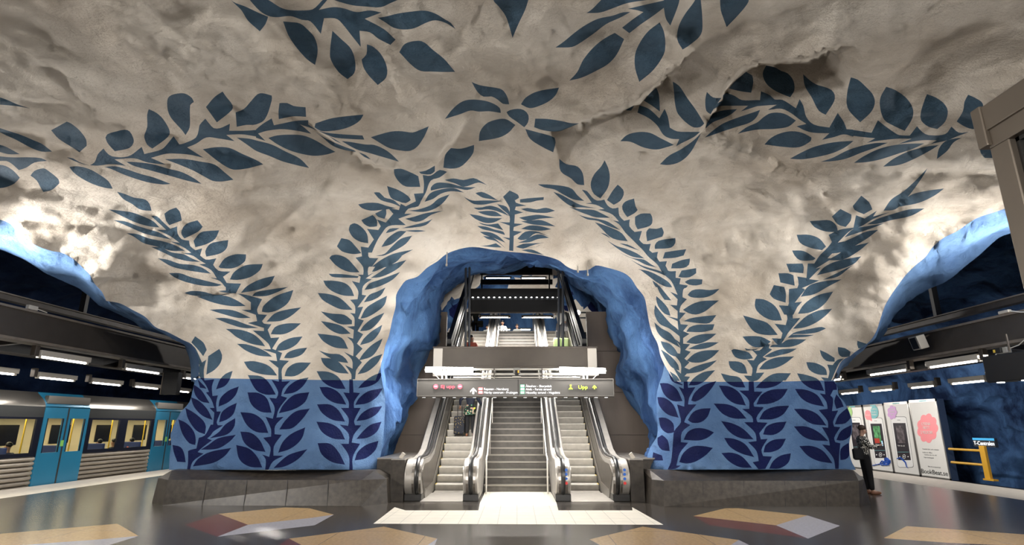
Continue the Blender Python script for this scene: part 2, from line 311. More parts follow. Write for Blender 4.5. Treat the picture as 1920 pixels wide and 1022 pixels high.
crop(580, 480, 4.258, """370,15,430,15,470,0,480,15,545,20,470,95,470,155,520,130,450,180,500,185,430,240,420,310,455,315,400,390,385,410,430,405,390,500,435,515,385,600,430,625,380,700,425,740,370,800,420,850,375,910,370,945,365,985,335,985,335,945,285,870,345,900,340,830,275,765,350,800,350,700,300,645,350,660,355,590,300,565,360,560,358,490,325,455,365,460,365,400,325,350,385,345,390,280,340,200,400,215,410,165,385,150,430,150,430,90
|155,142,260,145,395,162,385,175,230,172,180,165|112,197,200,198,280,215,330,255,358,320,270,315,180,280,130,235|68,295,160,305,250,340,345,430,250,425,160,385,100,345|92,443,180,460,280,470,340,515,340,545,250,545,160,500
|92,520,180,535,260,560,330,620,240,622,160,585|65,620,160,630,260,655,310,742,200,730,110,680|75,755,160,780,240,785,290,820,310,855,220,840,140,800|92,813,200,825,260,870,315,940,220,930,140,890,105,850
|58,920,150,925,230,965,290,1062,200,1055,110,1005|500,125,540,70,620,20,740,0,690,50,600,90,520,125|490,175,560,130,640,75,775,32,720,90,650,135,560,170|440,270,480,220,560,190,640,160,725,128,670,185,590,230,500,262
|435,370,480,310,540,285,608,252,570,315,500,355|408,500,450,420,520,370,620,318,600,390,540,445,460,490|405,600,430,560,500,500,600,452,550,530,480,590|405,712,430,665,500,600,582,550,560,610,500,680
|395,835,430,780,500,710,585,658,560,720,500,800|385,945,440,870,500,815,585,782,540,860,460,925|390,1056,415,1025,460,985,520,950,585,928,550,1000,480,1040""")
crop(200, 340, 5.109, """425,332,480,335,540,390,610,455,675,432,680,500,720,555,790,568,800,620,850,660,915,642,895,710,950,750,1050,738,1020,800,1070,855,1185,865,1115,915,1150,975,1290,980,1240,1022,1150,1022,1090,960,990,920,1055,930,1000,850,885,795,950,790,880,750,830,715,730,690,810,685,740,635,610,575,700,590,600,520,480,465,570,465,500,400
|98,100,170,120,260,155,370,175,410,215,430,282,370,280,310,265,240,215,160,170|20,270,120,280,250,300,370,345,450,385,505,442,400,430,280,395,180,350|65,372,180,385,290,425,420,465,500,490,620,558,480,530,360,500,200,430
|190,497,290,505,400,545,540,575,660,615,750,665,620,665,480,625,350,590,260,530|425,628,520,635,620,680,740,700,820,740,900,772,780,765,660,735,560,690|490,738,580,750,700,790,820,800,920,830,1000,885,880,870,760,850,620,815
|595,880,700,880,800,915,900,940,1100,990,1060,1005,920,1000,760,965,650,920|553,310,600,275,665,252,700,290,720,375,600,420,570,380|718,470,760,410,870,373,920,435,880,480,745,548,718,510|832,570,900,490,980,475,1078,470,1040,550,960,600,850,632
|945,670,990,600,1080,575,1165,563,1150,640,1090,690,955,722|1072,820,1130,740,1230,700,1335,700,1325,765,1220,830,1090,832|1180,940,1220,870,1330,805,1495,792,1470,850,1370,920,1250,945""")
crop(320, 480, 4.259, """560,295,610,240,720,185,832,158,790,230,700,270|440,215,560,225,520,300,600,310,730,345,690,430,700,465,770,470,730,520,745,540,805,545,775,590,800,655,868,650,810,740,890,775,870,830,945,838,890,900,890,985,860,985,860,895,780,830,850,840,840,780,730,745,800,745,780,700,655,595,745,600,745,575,615,535,690,520,680,470,565,430,640,430,640,370,540,305,450,295,375,280,440,275
|110,295,160,280,260,285,360,310,480,300,380,320,240,322,150,310|210,325,320,315,440,320,520,350,600,400,480,400,350,375|310,430,420,425,520,440,640,495,540,495,420,465|355,497,430,495,520,515,600,545,700,575,580,575,460,540
|440,582,560,590,660,625,720,675,755,722,640,700,530,650,480,610|530,702,600,705,700,735,770,770,810,805,700,795,600,755|585,845,660,840,760,865,810,900,850,955,730,945,630,910|650,320,680,290,780,270,940,247,850,290,760,320
|728,445,740,400,840,320,980,272,940,370,860,430,780,452|765,525,830,460,920,430,1043,410,960,480,880,518|800,625,830,570,920,540,1040,538,980,590,900,625|835,760,870,700,960,655,1053,643,1000,710,920,750
|905,815,930,775,1000,745,1090,732,1050,785,970,815|910,960,930,900,1000,855,1120,852,1060,920,990,960|165,690,195,642,260,690,288,750,260,800,220,750|285,948,300,800,388,742,410,790,400,850,350,910
|230,870,285,828,265,910,268,985,240,985,226,930|170,710,200,740,250,850,230,870,190,790|362,1065,395,985,440,940,495,918,470,990,430,1040""")
crop(310, 700, 4.465, """265,0,300,20,330,60,410,50,390,110,395,190,440,185,425,250,430,320,465,320,430,410,440,435,485,435,400,490,380,520,350,545,390,560,300,630,270,660,320,672,230,740,205,815,180,815,190,740,190,650,215,640,260,630,280,540,330,520,380,430,400,430,410,330,370,290,410,290,385,220,340,160,365,155,340,100
|270,50,330,110,345,130,290,120|230,90,300,140,370,250,300,235,250,180|214,200,280,230,350,300,395,390,310,355,240,280|168,290,240,330,320,400,340,450,330,510,260,480,190,380|108,385,180,420,240,490,255,560,250,600,200,585,140,500
|60,600,130,620,160,680,170,745,100,740,70,660|445,280,460,210,530,145,615,110,590,180,530,240|450,410,470,330,530,280,598,248,570,340,510,390|370,545,450,490,500,430,585,375,580,440,520,510
|295,640,360,600,440,545,590,515,540,570,440,630|230,780,270,720,370,660,550,625,500,690,400,750
|950,0,975,0,975,70,1045,65,985,130,970,190,1020,205,950,300,930,370,990,365,920,440,915,510,975,515,910,610,905,690,990,690,900,740,860,815,835,815,840,720,810,680,870,700,880,620,820,540,885,530,885,470,840,365,900,380,915,290,870,205,930,210,945,160,890,55,950,70
|690,15,800,25,860,70,925,178,840,178,760,140|688,160,780,165,850,210,890,330,800,322,720,260|628,325,740,340,820,400,862,500,760,490,680,430|628,488,720,500,790,560,838,658,740,640,660,580
|593,600,700,630,770,700,812,790,700,780,620,720|990,175,1030,110,1110,55,1200,35,1150,110,1080,160|950,335,990,260,1080,180,1205,158,1170,240,1080,300|955,470,1000,400,1090,320,1210,295,1150,380,1060,460
|945,665,980,580,1050,510,1172,452,1140,550,1050,630|905,795,960,740,1040,680,1190,635,1110,720,1000,780
|1540,50,1570,50,1575,160,1630,165,1580,240,1580,290,1635,290,1580,400,1590,435,1640,435,1575,520,1560,580,1630,590,1570,700,1570,815,1540,815,1535,690,1470,590,1535,590,1535,510,1460,430,1530,440,1535,380,1470,290,1535,290,1535,240,1490,160,1540,165
|1290,115,1380,120,1460,170,1515,262,1410,245,1330,190|1270,260,1380,262,1450,310,1505,405,1400,390,1310,330|1265,405,1380,420,1460,470,1505,555,1400,545,1310,490|1275,585,1380,590,1450,660,1505,765,1400,745,1310,680
|1590,265,1620,210,1700,150,1820,125,1770,200,1690,250|1600,400,1640,340,1720,290,1815,275,1770,340,1690,385|1600,550,1650,490,1720,430,1810,405,1770,490,1690,540|1585,730,1610,660,1680,600,1785,565,1760,640,1680,710""")
crop(1210, 700, 4.8, """345,72,380,72,385,130,450,125,395,220,385,280,460,280,370,390,350,440,405,465,330,530,320,620,385,625,310,720,280,830,320,830,270,860,200,865,230,800,250,600,260,520,320,440,310,380,285,280,350,300,350,220,300,120,345,140
|412,245,440,180,520,110,640,68,600,130,530,210,450,255|382,420,430,350,500,320,588,315,560,390,500,440,420,445|345,598,380,530,450,495,540,500,618,532,560,580,480,605|305,800,340,720,420,660,520,655,608,672,540,740,440,800,370,812
|130,90,200,90,280,140,335,250,250,250,170,190|108,215,170,220,250,280,300,400,200,370,125,290|120,400,180,400,250,450,260,530,200,540,140,490|110,580,150,555,200,600,220,700,150,690,112,640|70,710,150,740,160,785,60,785
|210,0,270,60,340,105,330,108,240,70
|930,72,975,72,980,165,1055,165,975,270,980,300,1065,305,1000,400,1010,440,1100,445,1025,540,1040,595,1100,590,1045,690,1060,745,1140,750,1080,860,1020,865,965,800,1020,790,1000,700,925,620,1000,610,990,540,890,440,970,440,960,390,870,320,935,320,930,240,845,155,930,155
|680,0,760,20,850,40,900,128,800,120,720,70|662,110,760,120,850,180,905,290,800,270,720,210|615,272,740,280,830,320,910,408,790,405,690,360|682,430,780,450,880,500,975,595,860,585,760,530
|710,582,800,590,900,640,980,755,860,720,760,660|685,718,780,715,870,750,960,850,850,845,750,790|993,130,1040,80,1120,20,1180,0,1310,0,1260,50,1180,110,1080,135|1000,280,1040,200,1130,150,1282,140,1230,220,1130,270
|1025,415,1070,340,1170,300,1295,292,1240,370,1150,412|1060,550,1090,480,1170,445,1270,435,1230,510,1150,555|1065,712,1080,650,1150,600,1265,588,1220,670,1140,708|1115,858,1150,790,1220,740,1310,720,1290,800,1210,855
|1610,72,1715,72,1700,130,1665,200,1690,230,1680,340,1735,335,1690,440,1700,480,1755,485,1700,580,1710,620,1755,630,1745,740,1740,860,1710,860,1690,760,1590,640,1660,650,1650,590,1590,485,1645,490,1640,430,1560,330,1640,320,1630,260,1570,180,1620,190
|1365,0,1450,15,1560,60,1610,160,1500,140,1410,80|1347,140,1450,150,1550,200,1610,300,1480,270,1400,220|1337,320,1450,325,1550,370,1630,470,1500,455,1410,400|1337,478,1450,480,1560,530,1648,610,1500,600,1410,560
|1385,655,1500,655,1600,700,1685,810,1560,790,1460,740|1700,250,1720,190,1760,240,1785,300,1720,320|1705,460,1740,380,1820,310,1850,400,1800,450|1720,600,1760,520,1855,465,1845,560,1780,605|1755,780,1760,680,1830,625,1835,740,1800,775|1680,150,1700,100,1720,90,1725,150""")
crop(1350, 540, 5.678, """735,10,860,0,900,10,790,160,875,145,780,260,775,325,855,320,720,485,700,520,650,600,610,600,550,535,650,540,665,480,580,380,700,395,715,300,625,190,725,190,745,100
|490,600,530,600,520,640,555,655,455,735,500,758,410,820,385,905,472,900,395,985,310,990,255,932,335,935,345,855,285,765,360,770,395,715,340,660,420,665
|700,560,760,545,920,548,840,600,740,628,530,630,560,605,640,600|720,530,760,500,1000,500,920,520|720,530,780,480,860,455,960,435,1080,415,1128,432,1040,470,920,490,780,495
|830,275,880,190,960,120,1060,70,1205,38,1130,150,1050,220,940,265|775,435,840,370,920,300,1050,240,1193,222,1130,290,1020,370,900,420|470,730,540,690,640,655,820,645,740,690,640,715,540,738|415,865,480,790,600,740,790,728,700,800,600,850,500,868
|380,115,460,120,560,170,620,240,660,345,560,345,470,310,390,240,370,180|245,292,380,330,500,370,560,430,615,500,480,500,370,470,300,390|240,518,320,512,440,520,540,570,480,620,380,632,310,600
|120,665,150,650,230,665,310,690,352,750,260,762,160,735|92,780,200,785,260,820,292,912,200,905,110,850|262,640,330,655,410,645,380,660,280,665|918,790,1000,795,1090,830,1130,870,1140,928,1040,920,950,870
|1063,660,1130,690,1220,745,1220,785,1130,775,1080,720|1255,630,1330,640,1390,680,1380,730,1300,735,1262,700|1463,562,1530,585,1580,600,1540,630,1475,645,1460,600|1140,815,1200,820,1250,765,1320,750,1270,800,1235,870,1205,940,1185,985,1110,985,1075,950,1150,960,1165,890
|440,1000,520,940,620,910,755,908,740,930,700,985""")
crop(1380, 340, 4.0875, """330,950,405,955,405,830,460,835,480,790,470,730,540,740,550,630,600,630,640,570,700,510,735,465,710,410,800,370,900,355,920,260,985,285,1080,225,1050,270,1180,235,1050,290,960,345,880,375,780,470,830,460,700,590,740,590,610,670,650,660,560,750,640,760,480,830,530,830,450,930,490,925,440,1022,370,1022
|565,305,640,300,720,300,770,340,780,388,690,385,600,350|735,270,800,212,885,255,880,300,840,350,780,330|895,190,960,110,1020,160,1045,215,980,252,910,220|465,410,560,410,640,440,690,500,660,528,570,510,490,470
|430,530,520,535,610,590,590,605,490,605,450,570|385,632,510,630,520,660,515,705,410,695|325,705,400,705,440,720,450,800,340,775|290,795,370,810,383,860,380,930,290,900,258,865
|1130,225,1190,140,1280,80,1370,0,1467,-100,1440,-50,1360,65,1290,150,1220,215|1250,195,1330,110,1450,75,1595,55,1520,110,1400,165|1005,330,1080,290,1200,250,1330,215,1445,208,1340,265,1180,300,1090,325
|830,430,900,365,1000,345,1140,320,1040,360,920,400|720,555,780,490,900,430,1000,385,1090,372,1010,435,900,500,800,545|700,605,780,560,860,510,1020,468,940,535,820,600|620,720,680,655,780,610,960,575,900,635,780,680
|665,755,760,710,900,640,860,670,780,730|495,885,560,800,680,765,810,752,700,810,600,865""")
crop(1600, 130, 5.109, """-40,575,60,590,175,608,235,488,300,540,400,610,440,630,540,635,610,545,660,600,720,630,880,620,940,548,1010,605,1110,600,1000,640,900,680,740,715,800,680,660,680,430,715,560,665,420,665,200,690,130,705,210,660,100,650,-40,632
|800,860,820,760,880,690,960,665,1040,655,960,700,900,780|705,238,790,270,870,330,905,400,880,500,805,572,720,550,650,490,645,420,680,300|1100,243,1180,280,1240,330,1260,560,1140,572,1060,545,990,500,1050,400,1065,310
|1210,700,1225,660,1240,640,1400,645,1470,665,1465,760,1400,840,1260,850,1220,800|1562,730,1600,670,1640,660,1740,690,1740,810,1640,810,1600,780|285,932,380,860,520,790,700,740,820,725,740,775,600,850,440,915""")
crop(1420, 110, 5.109, """0,400,25,400,35,312,100,345,160,390,240,395,370,475,405,388,440,450,470,560,540,630,690,660,770,520,830,610,855,675,920,680,920,748,830,725,740,750,620,778,690,715,540,710,460,690,375,648,470,625,400,580,320,520,230,480,100,490,190,440,0,455
|85,65,160,80,230,118,290,140,345,210,355,300,315,370,240,340,150,295,80,230,52,140|438,148,500,205,560,245,640,270,710,300,742,350,735,410,655,537,590,500,520,370,455,260|895,180,960,200,1040,270,1110,350,1125,430,1090,510,985,610,880,500,855,430,865,300
|1235,270,1320,300,1430,380,1490,480,1485,570,1412,692,1300,640,1215,585,1175,460,1180,370|-189,719,-100,655,0,610,60,560,130,522,250,525,370,592,300,650,180,672,0,680,-110,700|68,822,130,760,220,715,330,695,430,710,518,755,510,790,400,848,250,845
|312,958,440,890,560,840,740,800,922,788,840,850,720,905,560,945,420,965|605,988,720,950,860,880,980,840,1120,810,1250,805,1140,850,1000,900,860,955,740,980|925,998,1010,940,1150,870,1300,830,1450,815,1600,812,1500,860,1350,910,1180,965,1040,992""")
crop(1160, 120, 5.109, """65,440,150,395,120,445,80,445|180,465,200,395,290,430,390,520,440,430,470,500,490,610,560,645,680,650,780,650,720,700,600,760,550,788,580,720,500,715,430,680,370,590,290,520|240,350,310,270,360,228,385,290,395,455,320,400
|518,168,580,210,660,330,740,440,820,570,780,605,700,600,570,480,540,380,530,270|830,340,845,268,905,320,985,325,930,400,880,480,840,450|15,740,80,680,190,652,300,660,400,710,530,775,450,800,360,820,240,800,110,745
|395,960,480,880,600,815,720,730,790,660,750,740,700,830,640,900,560,950,460,968|1055,235,1110,170,1220,75,1280,110,1290,170,1270,275,1160,260
|1000,300,1030,275,1110,305,1180,345,1340,345,1340,400,1170,455,1240,400,1100,400,960,405,900,440,940,380,1000,350|1328,347,1365,345,1365,262,1450,300,1500,345,1600,375,1520,425,1440,440,1520,390,1328,402
|870,530,900,480,1000,445,1135,432,1080,480,1000,520,900,560,830,620,850,560|825,705,900,640,1000,570,1150,510,1270,470,1355,440,1320,510,1260,560,1140,600,1000,645,900,680""")
crop(1000, 0, 5.109, """510,125,560,90,640,10,700,-40,900,-30,1090,0,900,30,760,80,640,120|905,85,1050,50,1250,5,1290,-90,1400,-90,1400,0,1370,100,1312,245,1270,180,1250,75,1150,150,1020,240,920,318,850,265,960,180,1055,115,980,95
|212,455,290,400,400,310,500,240,620,180,760,150,860,118,930,115,830,170,700,230,580,320,450,410,370,450|345,772,420,690,480,570,580,450,680,370,780,315,870,375,800,520,720,610,600,680,460,745
|1015,785,975,650,975,520,1020,410,1100,300,1210,215,1250,300,1265,420,1250,520,1150,670|1430,475,1380,380,1390,260,1450,140,1550,0,1560,-60,1600,-40,1620,200,1605,330,1500,430""")
crop(1290, 0, 6, "360,0,360,-60,690,-60,680,20,600,130,435,305,400,210,370,120")
crop(640, 0, 5.109, """350,170,420,160,540,130,680,110,800,102,900,130,1000,190,1050,220,1095,280,1000,220,900,195,820,215,700,270,600,283,500,265,430,220|555,500,610,420,740,390,800,410,880,480,980,560,1050,640,1090,688,980,690,860,685,760,680,680,630
|245,425,300,445,380,520,435,640,430,740,350,815,260,720,210,640,195,570,240,520""")
crop(400, 0, 5.109, """165,0,215,30,300,60,440,125,525,160,500,230,445,300,330,195,270,100,215,45|340,-10,500,-10,640,70,720,95,850,100,950,90,1000,50,1060,-10,1100,-10,1010,95,1150,68,1250,80,1370,115,1500,100,1610,120,1450,180,1635,280,1746,380,1696,430,1580,370,1500,310,1400,295,1412,450,1340,360,1210,200,1160,175,1060,175,1030,325,930,205,850,190,740,155,600,165,520,150,440,100
|668,205,720,210,830,225,900,280,970,360,1000,480,975,622,900,570,800,460,720,340|1140,295,1220,370,1320,470,1360,600,1350,700,1285,758,1200,690,1125,570,1118,490|1130,-10,1200,15,1330,50,1450,62,1606,68,1696,30,1790,-10,1790,-40,1130,-40""")
crop(800, 130, 5.109, """430,120,500,150,700,185,740,210,775,270,790,335,730,330,680,290,620,260,545,262,490,220|175,475,240,390,320,320,400,292,520,295,620,320,700,370,710,418,600,402,500,405,420,395,320,430|500,688,510,600,560,530,620,495,750,475,850,533,780,610,690,655
|765,410,800,390,870,378,930,390,975,440,970,510,935,555,860,500,790,450|903,335,950,270,1060,212,1268,175,1240,240,1180,300,1080,350,985,372|1030,555,1040,472,1150,475,1290,495,1380,515,1460,518,1360,560,1260,595,1120,585
|945,572,1050,600,1180,635,1225,655,1235,700,1212,795,1120,750,990,665""")
# ---------------------------------------------------------------- the vault: depth of the rock measured at control points
CTRL = []
for s in """520,800,14.2|420,880,14.2|640,880,14.2|330,870,14.9|325,800,15.0|368,715,14.9|450,715,14.25|600,715,14.25|700,715,14.9|718,790,15.1|706,878,14.8
|372,680,14.8|344,638,14.4|291,613,14.0|225,569,12.9|199,564,12.4|156,503,11.4|94,470,10.7|31,434,9.8|-100,388,8.4|-420,375,6.4
|520,620,14.1|520,540,13.5|450,480,12.4|350,400,10.8
|760,525,14.2|742,574,14.4|722,649,14.7|1208,557,14.3|1233,644,14.7|960,471,14.2|874,464,14.1|1047,488,14.2|1116,498,14.1|820,490,14.2
|650,560,13.9|640,460,12.9|640,380,11.3|1290,560,13.9|1290,460,12.9|1290,380,11.3
|1867,397,9.6|1753,461,11.2|1677,547,12.6|1644,619,13.5|1602,661,14.3|1567,700,14.9|1598,794,15|1593,850,14.9|1233,742,15.1|1215,850,15|1420,800,14.2|1300,880,14.2|1530,880,14.2|1300,715,14.3|1500,715,14.3
|1420,620,14.1|1450,480,12.6|1600,400,10.8|2340,350,6.4|2050,365,8.2""".replace('\n', '').split('|'):
    a, b, c = map(float, s.split(',')); CTRL.append((a, b, c))
for s in """0,0,5.9|480,0,6.15|960,0,6.3|1440,0,6.2|1920,0,5.9|0,200,5.7|480,200,6.1|960,200,6.45|1440,200,6.2|1900,200,5.7|-420,-100,5.5|2340,-100,5.5|0,310,5.5|1900,290,5.5
|-420,-600,6|200,-600,6.2|960,-600,6.3|1700,-600,6.2|2340,-600,6|960,300,6.6|960,400,6.45|-420,150,5.4|2340,150,5.4|300,300,5.9|1620,300,5.9|700,250,6.2|1220,250,6.2""".replace('\n', '').split('|'):
    a, b, z = map(float, s.split(',')); r = ray(a, b); CTRL.append((a, b, (z-H)/r[2]*r[1]))
_cx = np.array([(a/1000, b/1000) for a, b, c in CTRL]); _cl = np.log([c for a, b, c in CTRL])
def _k(d2): return 0.5*d2*np.log(np.maximum(d2, 1e-12))
_n = len(_cx); _A = np.zeros((_n+3, _n+3))
_A[:_n, :_n] = _k(((_cx[:, None]-_cx[None])**2).sum(2))+np.eye(_n)*2e-4
_A[:_n, _n] = 1; _A[:_n, _n+1:] = _cx; _A[_n, :_n] = 1; _A[_n+1:, :_n] = _cx.T
_w = np.linalg.solve(_A, np.concatenate([_cl, [0, 0, 0]]))
def depth(P):
    P = np.asarray(P, float)/1000; out = np.empty(len(P))
    for i in range(0, len(P), 4000):
        q = P[i:i+4000]; K = _k(((q[:, None]-_cx[None])**2).sum(2))
        out[i:i+4000] = K@_w[:_n]+_w[_n]+q@_w[_n+1:]
    return np.exp(out)
# hanging lips of the rock: line, how far the rock steps back beyond it, reach beyond, swelling before it
FOLDS = [([(575, 228), (592, 242), (629, 268), (664, 283), (711, 313), (750, 319), (770, 323), (789, 319), (815, 309), (827, 297), (836, 281), (850, 266), (862, 248), (872, 225)], 1.0, 130, 90, 1),
         ([(985, 262), (1030, 243), (1086, 232), (1120, 216), (1160, 207), (1186, 198), (1217, 176), (1231, 162), (1252, 138), (1280, 118), (1300, 95)], 1.0, 120, 90, 1),
         ([(1309, 262), (1312, 249), (1320, 235), (1332, 216), (1353, 186), (1361, 172), (1370, 160), (1383, 145), (1403, 128), (1428, 119), (1457, 115), (1490, 115), (1520, 112), (1560, 92), (1600, 82)], .9, 90, 70, 1),
         ([(330, 549), (365, 549), (400, 553), (450, 549), (495, 552)], .16, 40, 30, 1),
         ([(1365, 654), (1399, 659), (1426, 650), (1449, 646), (1490, 630)], .16, 40, 30, 1),
         ([(170, 528), (199, 524), (280, 518), (360, 522)], .25, 60, 40, 1),
         ([(830, 40), (815, 70), (822, 95), (840, 115), (880, 90), (950, 85), (1010, 70)], -.35, 60, 60, 30),
         ([(1390, 360), (1430, 385), (1480, 378), (1505, 350)], .35, 60, 50, 22),
         ([(1540, 150), (1640, 120), (1760, 120), (1860, 165)], .4, 70, 60, 30),
         ([(60, 120), (170, 190), (260, 210), (330, 150)], .45, 80, 70, 35),
         ([(330, 60), (400, 40), (470, 60), (510, 110)], -.35, 70, 70, 30),
         ([(480, 330), (560, 350), (640, 345), (700, 360)], .3, 60, 50, 25),
         ([(1180, 300), (1230, 350), (1290, 380), (1340, 370)], -.3, 60, 60, 30),
         ([(1100, 20), (1180, 60), (1300, 40), (1420, 30)], .3, 70, 60, 30),
         ([(1640, 380), (1700, 372), (1770, 392), (1830, 388)], .22, 50, 40, 16)]
def fold_off(P):
    P = np.asarray(P, float); out = np.zeros(len(P))
    for pl, A, L1, L2, sg in FOLDS:
        pl = np.array(pl, float); seg = pl[1:]-pl[:-1]; ln = np.hypot(*seg.T); cum = np.concatenate([[0], np.cumsum(ln)]); tot = cum[-1]
        best = np.full(len(P), 1e9); sd = np.zeros(len(P)); par = np.zeros(len(P))
        for i in range(len(seg)):
            d = P-pl[i]; t = np.clip((d@seg[i])/ln[i]**2, 0, 1); q = d-t[:, None]*seg[i]; dist = np.hypot(q[:, 0], q[:, 1])
            cr = seg[i][0]*d[:, 1]-seg[i][1]*d[:, 0]; m = dist < best
            best[m] = dist[m]; sd[m] = np.sign(cr[m]); par[m] = (cum[i]+t[m]*ln[i])/tot
        env = np.clip(np.minimum(par, 1-par)*5, 0, 1)**.7
        env = env*np.exp(-np.maximum(0, best-60)/60*(env < .02))
        far = A*np.exp(-best/L1)
        near = -A*.35*np.exp(-best/L2)
        s = np.clip(sd*best/(2.5*sg)*.5+.5, 0, 1); s = s*s*(3-2*s)
        out += env*(s*far+(1-s)*near-(near*0))
    return out
def surf(P):
    """photo points on the painted rock -> points of the place"""
    Y = depth(P)+fold_off(P); out = []
    for (px, py), y in zip(P, Y):
        r = Vector(ray(px, py)); t = y/r[1]; p = Vector((0, 0, H))+r*t
        n = .42*(noise.fractal(p*.42+Vector((3, 1, 7)), .8, 2.1, 3, noise_basis='PERLIN_ORIGINAL'))
        n += .14*noise.fractal(p*1.25, .7, 2.1, 4, noise_basis='PERLIN_ORIGINAL')
        n += .05*abs(noise.noise(p*2.3+Vector((9, 0, 0))))
        k = min(1, max(.55, (py*-1+760)/200))
        out.append(p+r.normalized()*n*k)
    return out
def herm(pts, closed=True, sub=3, corner=50):
    """round the gentle corners of a measured outline, keep the sharp ones"""
    n = len(pts); P = [Vector(p) for p in pts]; out = []
    def turn(i):
        a = P[i]-P[i-1]; b = P[(i+1) % n]-P[i]
        if a.length < 1e-6 or b.length < 1e-6: return 180
        return math.degrees(a.angle(b, 0))
    tan = []
    for i in range(n):
        if (not closed and i in (0, n-1)) or turn(i) > corner: tan.append(None)
        else: tan.append((P[(i+1) % n]-P[i-1]).normalized())
    for i in range(n if closed else n-1):
        a, b = P[i], P[(i+1) % n]; L = (b-a).length; d = (b-a)
        if L < 5: out.append(tuple(a)); continue
        k = max(2, min(sub+2, int(L/5)))
        ta = tan[i]*L if tan[i] is not None else d; tb = tan[(i+1) % n]*L if tan[(i+1) % n] is not None else d
        for j in range(k):
            t = j/k; out.append(tuple(a*(2*t**3-3*t*t+1)+ta*(t**3-2*t*t+t)+b*(-2*t**3+3*t*t)+tb*(t**3-t*t)))
    if not closed: out.append(tuple(P[-1]))
    return out
def inside(Q, poly):
    poly = np.asarray(poly); x, y = Q[:, 0], Q[:, 1]; c = np.zeros(len(Q), bool)
    m = (x >= poly[:, 0].min()) & (x <= poly[:, 0].max()) & (y >= poly[:, 1].min()) & (y <= poly[:, 1].max())
    idx = np.nonzero(m)[0]
    if not len(idx): return c
    xs, ys = x[idx], y[idx]; r = np.zeros(len(idx), bool); j = len(poly)-1
    for i in range(len(poly)):
        xi, yi = poly[i]; xj, yj = poly[j]
        if yi != yj:
            r ^= ((yi > ys) != (yj > ys)) & (xs < (xj-xi)*(ys-yi)/(yj-yi)+xi)
        j = i
    c[idx] = r; return c
def chart(domain, polys, spacing, box):
    """constrained triangulation of the domain cut along every outline; returns 2D verts, faces"""
    V = []; E = []; cell = {}
    def addloop(l):
        n0 = len(V)
        for p in l:
            V.append(tuple(p)); cell.setdefault((int(p[0]//4), int(p[1]//4)), 1)
        E.extend((n0+i, n0+(i+1) % len(l)) for i in range(len(l)))
    dom = np.array(domain)
    addloop(domain)
    for q in polys: addloop(q)
    G = []
    x0, y0, x1, y1 = box; y = y0; row = 0
    while y < y1:
        x = x0+(row % 2)*spacing/2
        out = y < -40
        sp = spacing*(3 if out else 1)
        while x < x1:
            if x < -30 or x > 1950: stp = spacing*3
            else: stp = sp
            G.append((x+random.uniform(-.15, .15)*sp, y+random.uniform(-.15, .15)*sp)); x += stp
        y += sp*.87; row += 1
    G = np.array(G); G = G[inside(G, dom)]
    for p in G:
        cx, cy_ = int(p[0]//4), int(p[1]//4)
        if any((cx+i, cy_+j) in cell for i in (-1, 0, 1) for j in (-1, 0, 1)): continue
        V.append(tuple(p))
    v, e, f, *_ = delaunay_2d_cdt([Vector(p) for p in V], E, [], 0, 1e-4)
    v = np.array([tuple(p) for p in v]); f = np.array([list(t) for t in f if len(t) == 3])
    c = v[f].mean(axis=1); keep = inside(c, dom)
    return v, f[keep], c[keep]

LEFT_OUT = [(-420, 375), (-280, 380), (-100, 390), (0, 412), (19, 420), (31, 434), (63, 458), (94, 470), (116, 474), (138, 486), (156, 503), (169, 516), (178, 533), (191, 547), (199, 564), (225, 569), (250, 582), (272, 594), (291, 613), (313, 622), (344, 638), (360, 646), (368, 660), (372.5, 675), (373, 691), (372.5, 709)]
LEFT_LOW = [(366, 712), (361, 733), (355, 754), (337, 776), (320, 814), (321, 834), (318, 855), (317, 881)]
MID_L = [(705, 881), (713, 857), (718, 825), (721, 790), (722, 745), (716, 712), (714, 687), (718.6, 668), (722, 649), (729, 630), (736, 597), (742, 574), (743, 553), (752.6, 536), (761, 526), (782, 519), (801, 502), (820, 490), (836, 477), (855, 469), (879, 463.6), (898.7, 464), (922, 468), (953, 472), (989, 475), (1016, 478.7), (1047, 487.8), (1064.6, 501), (1082, 507), (1105.7, 505), (1116.5, 498), (1137, 501.5), (1168, 511), (1182, 521), (1194, 539), (1208, 557.5), (1213, 581), (1217.6, 607), (1223.4, 626), (1232.8, 644), (1238.7, 668), (1245.8, 684)]
MID_R = [(1242, 703), (1236, 719), (1231, 742), (1232, 783), (1232, 817), (1222, 834), (1215, 850), (1213, 866), (1216, 881)]
RIGHT_LOW = [(1605, 881), (1597, 866), (1593, 850), (1593, 825), (1597, 812), (1598, 794), (1595, 779), (1583, 754), (1573, 742), (1569, 722), (1561, 713)]
RIGHT_OUT = [(1567, 699), (1572, 688), (1579, 676), (1595, 667), (1602, 661), (1612, 654), (1626, 644), (1635, 635), (1644, 619), (1648, 607), (1653, 591), (1660, 572), (1671, 553), (1683, 536), (1698, 516), (1717, 497), (1735, 482), (1750, 462), (1771, 445), (1794, 434), (1830, 410), (1868, 397), (1920, 380), (2050, 362), (2180, 352), (2340, 350)]
dom = [(-420, -600), (2340, -600)]+[tuple(p) for p in herm(RIGHT_OUT[::-1], False)]+[tuple(p) for p in herm(RIGHT_LOW[::-1], False)]+\
      [tuple(p) for p in herm(MID_R[::-1], False)]+[tuple(p) for p in herm(MID_L[::-1], False)]+[tuple(p) for p in herm(LEFT_LOW[::-1], False)]+[tuple(p) for p in herm(LEFT_OUT[::-1], False)]
BLUE_L = [(250, 708), (373, 709), (500, 711), (600, 712.5), (700, 713.5), (704, 713.7), (709, 700), (714, 687), (790, 687), (790, 950), (250, 950)]
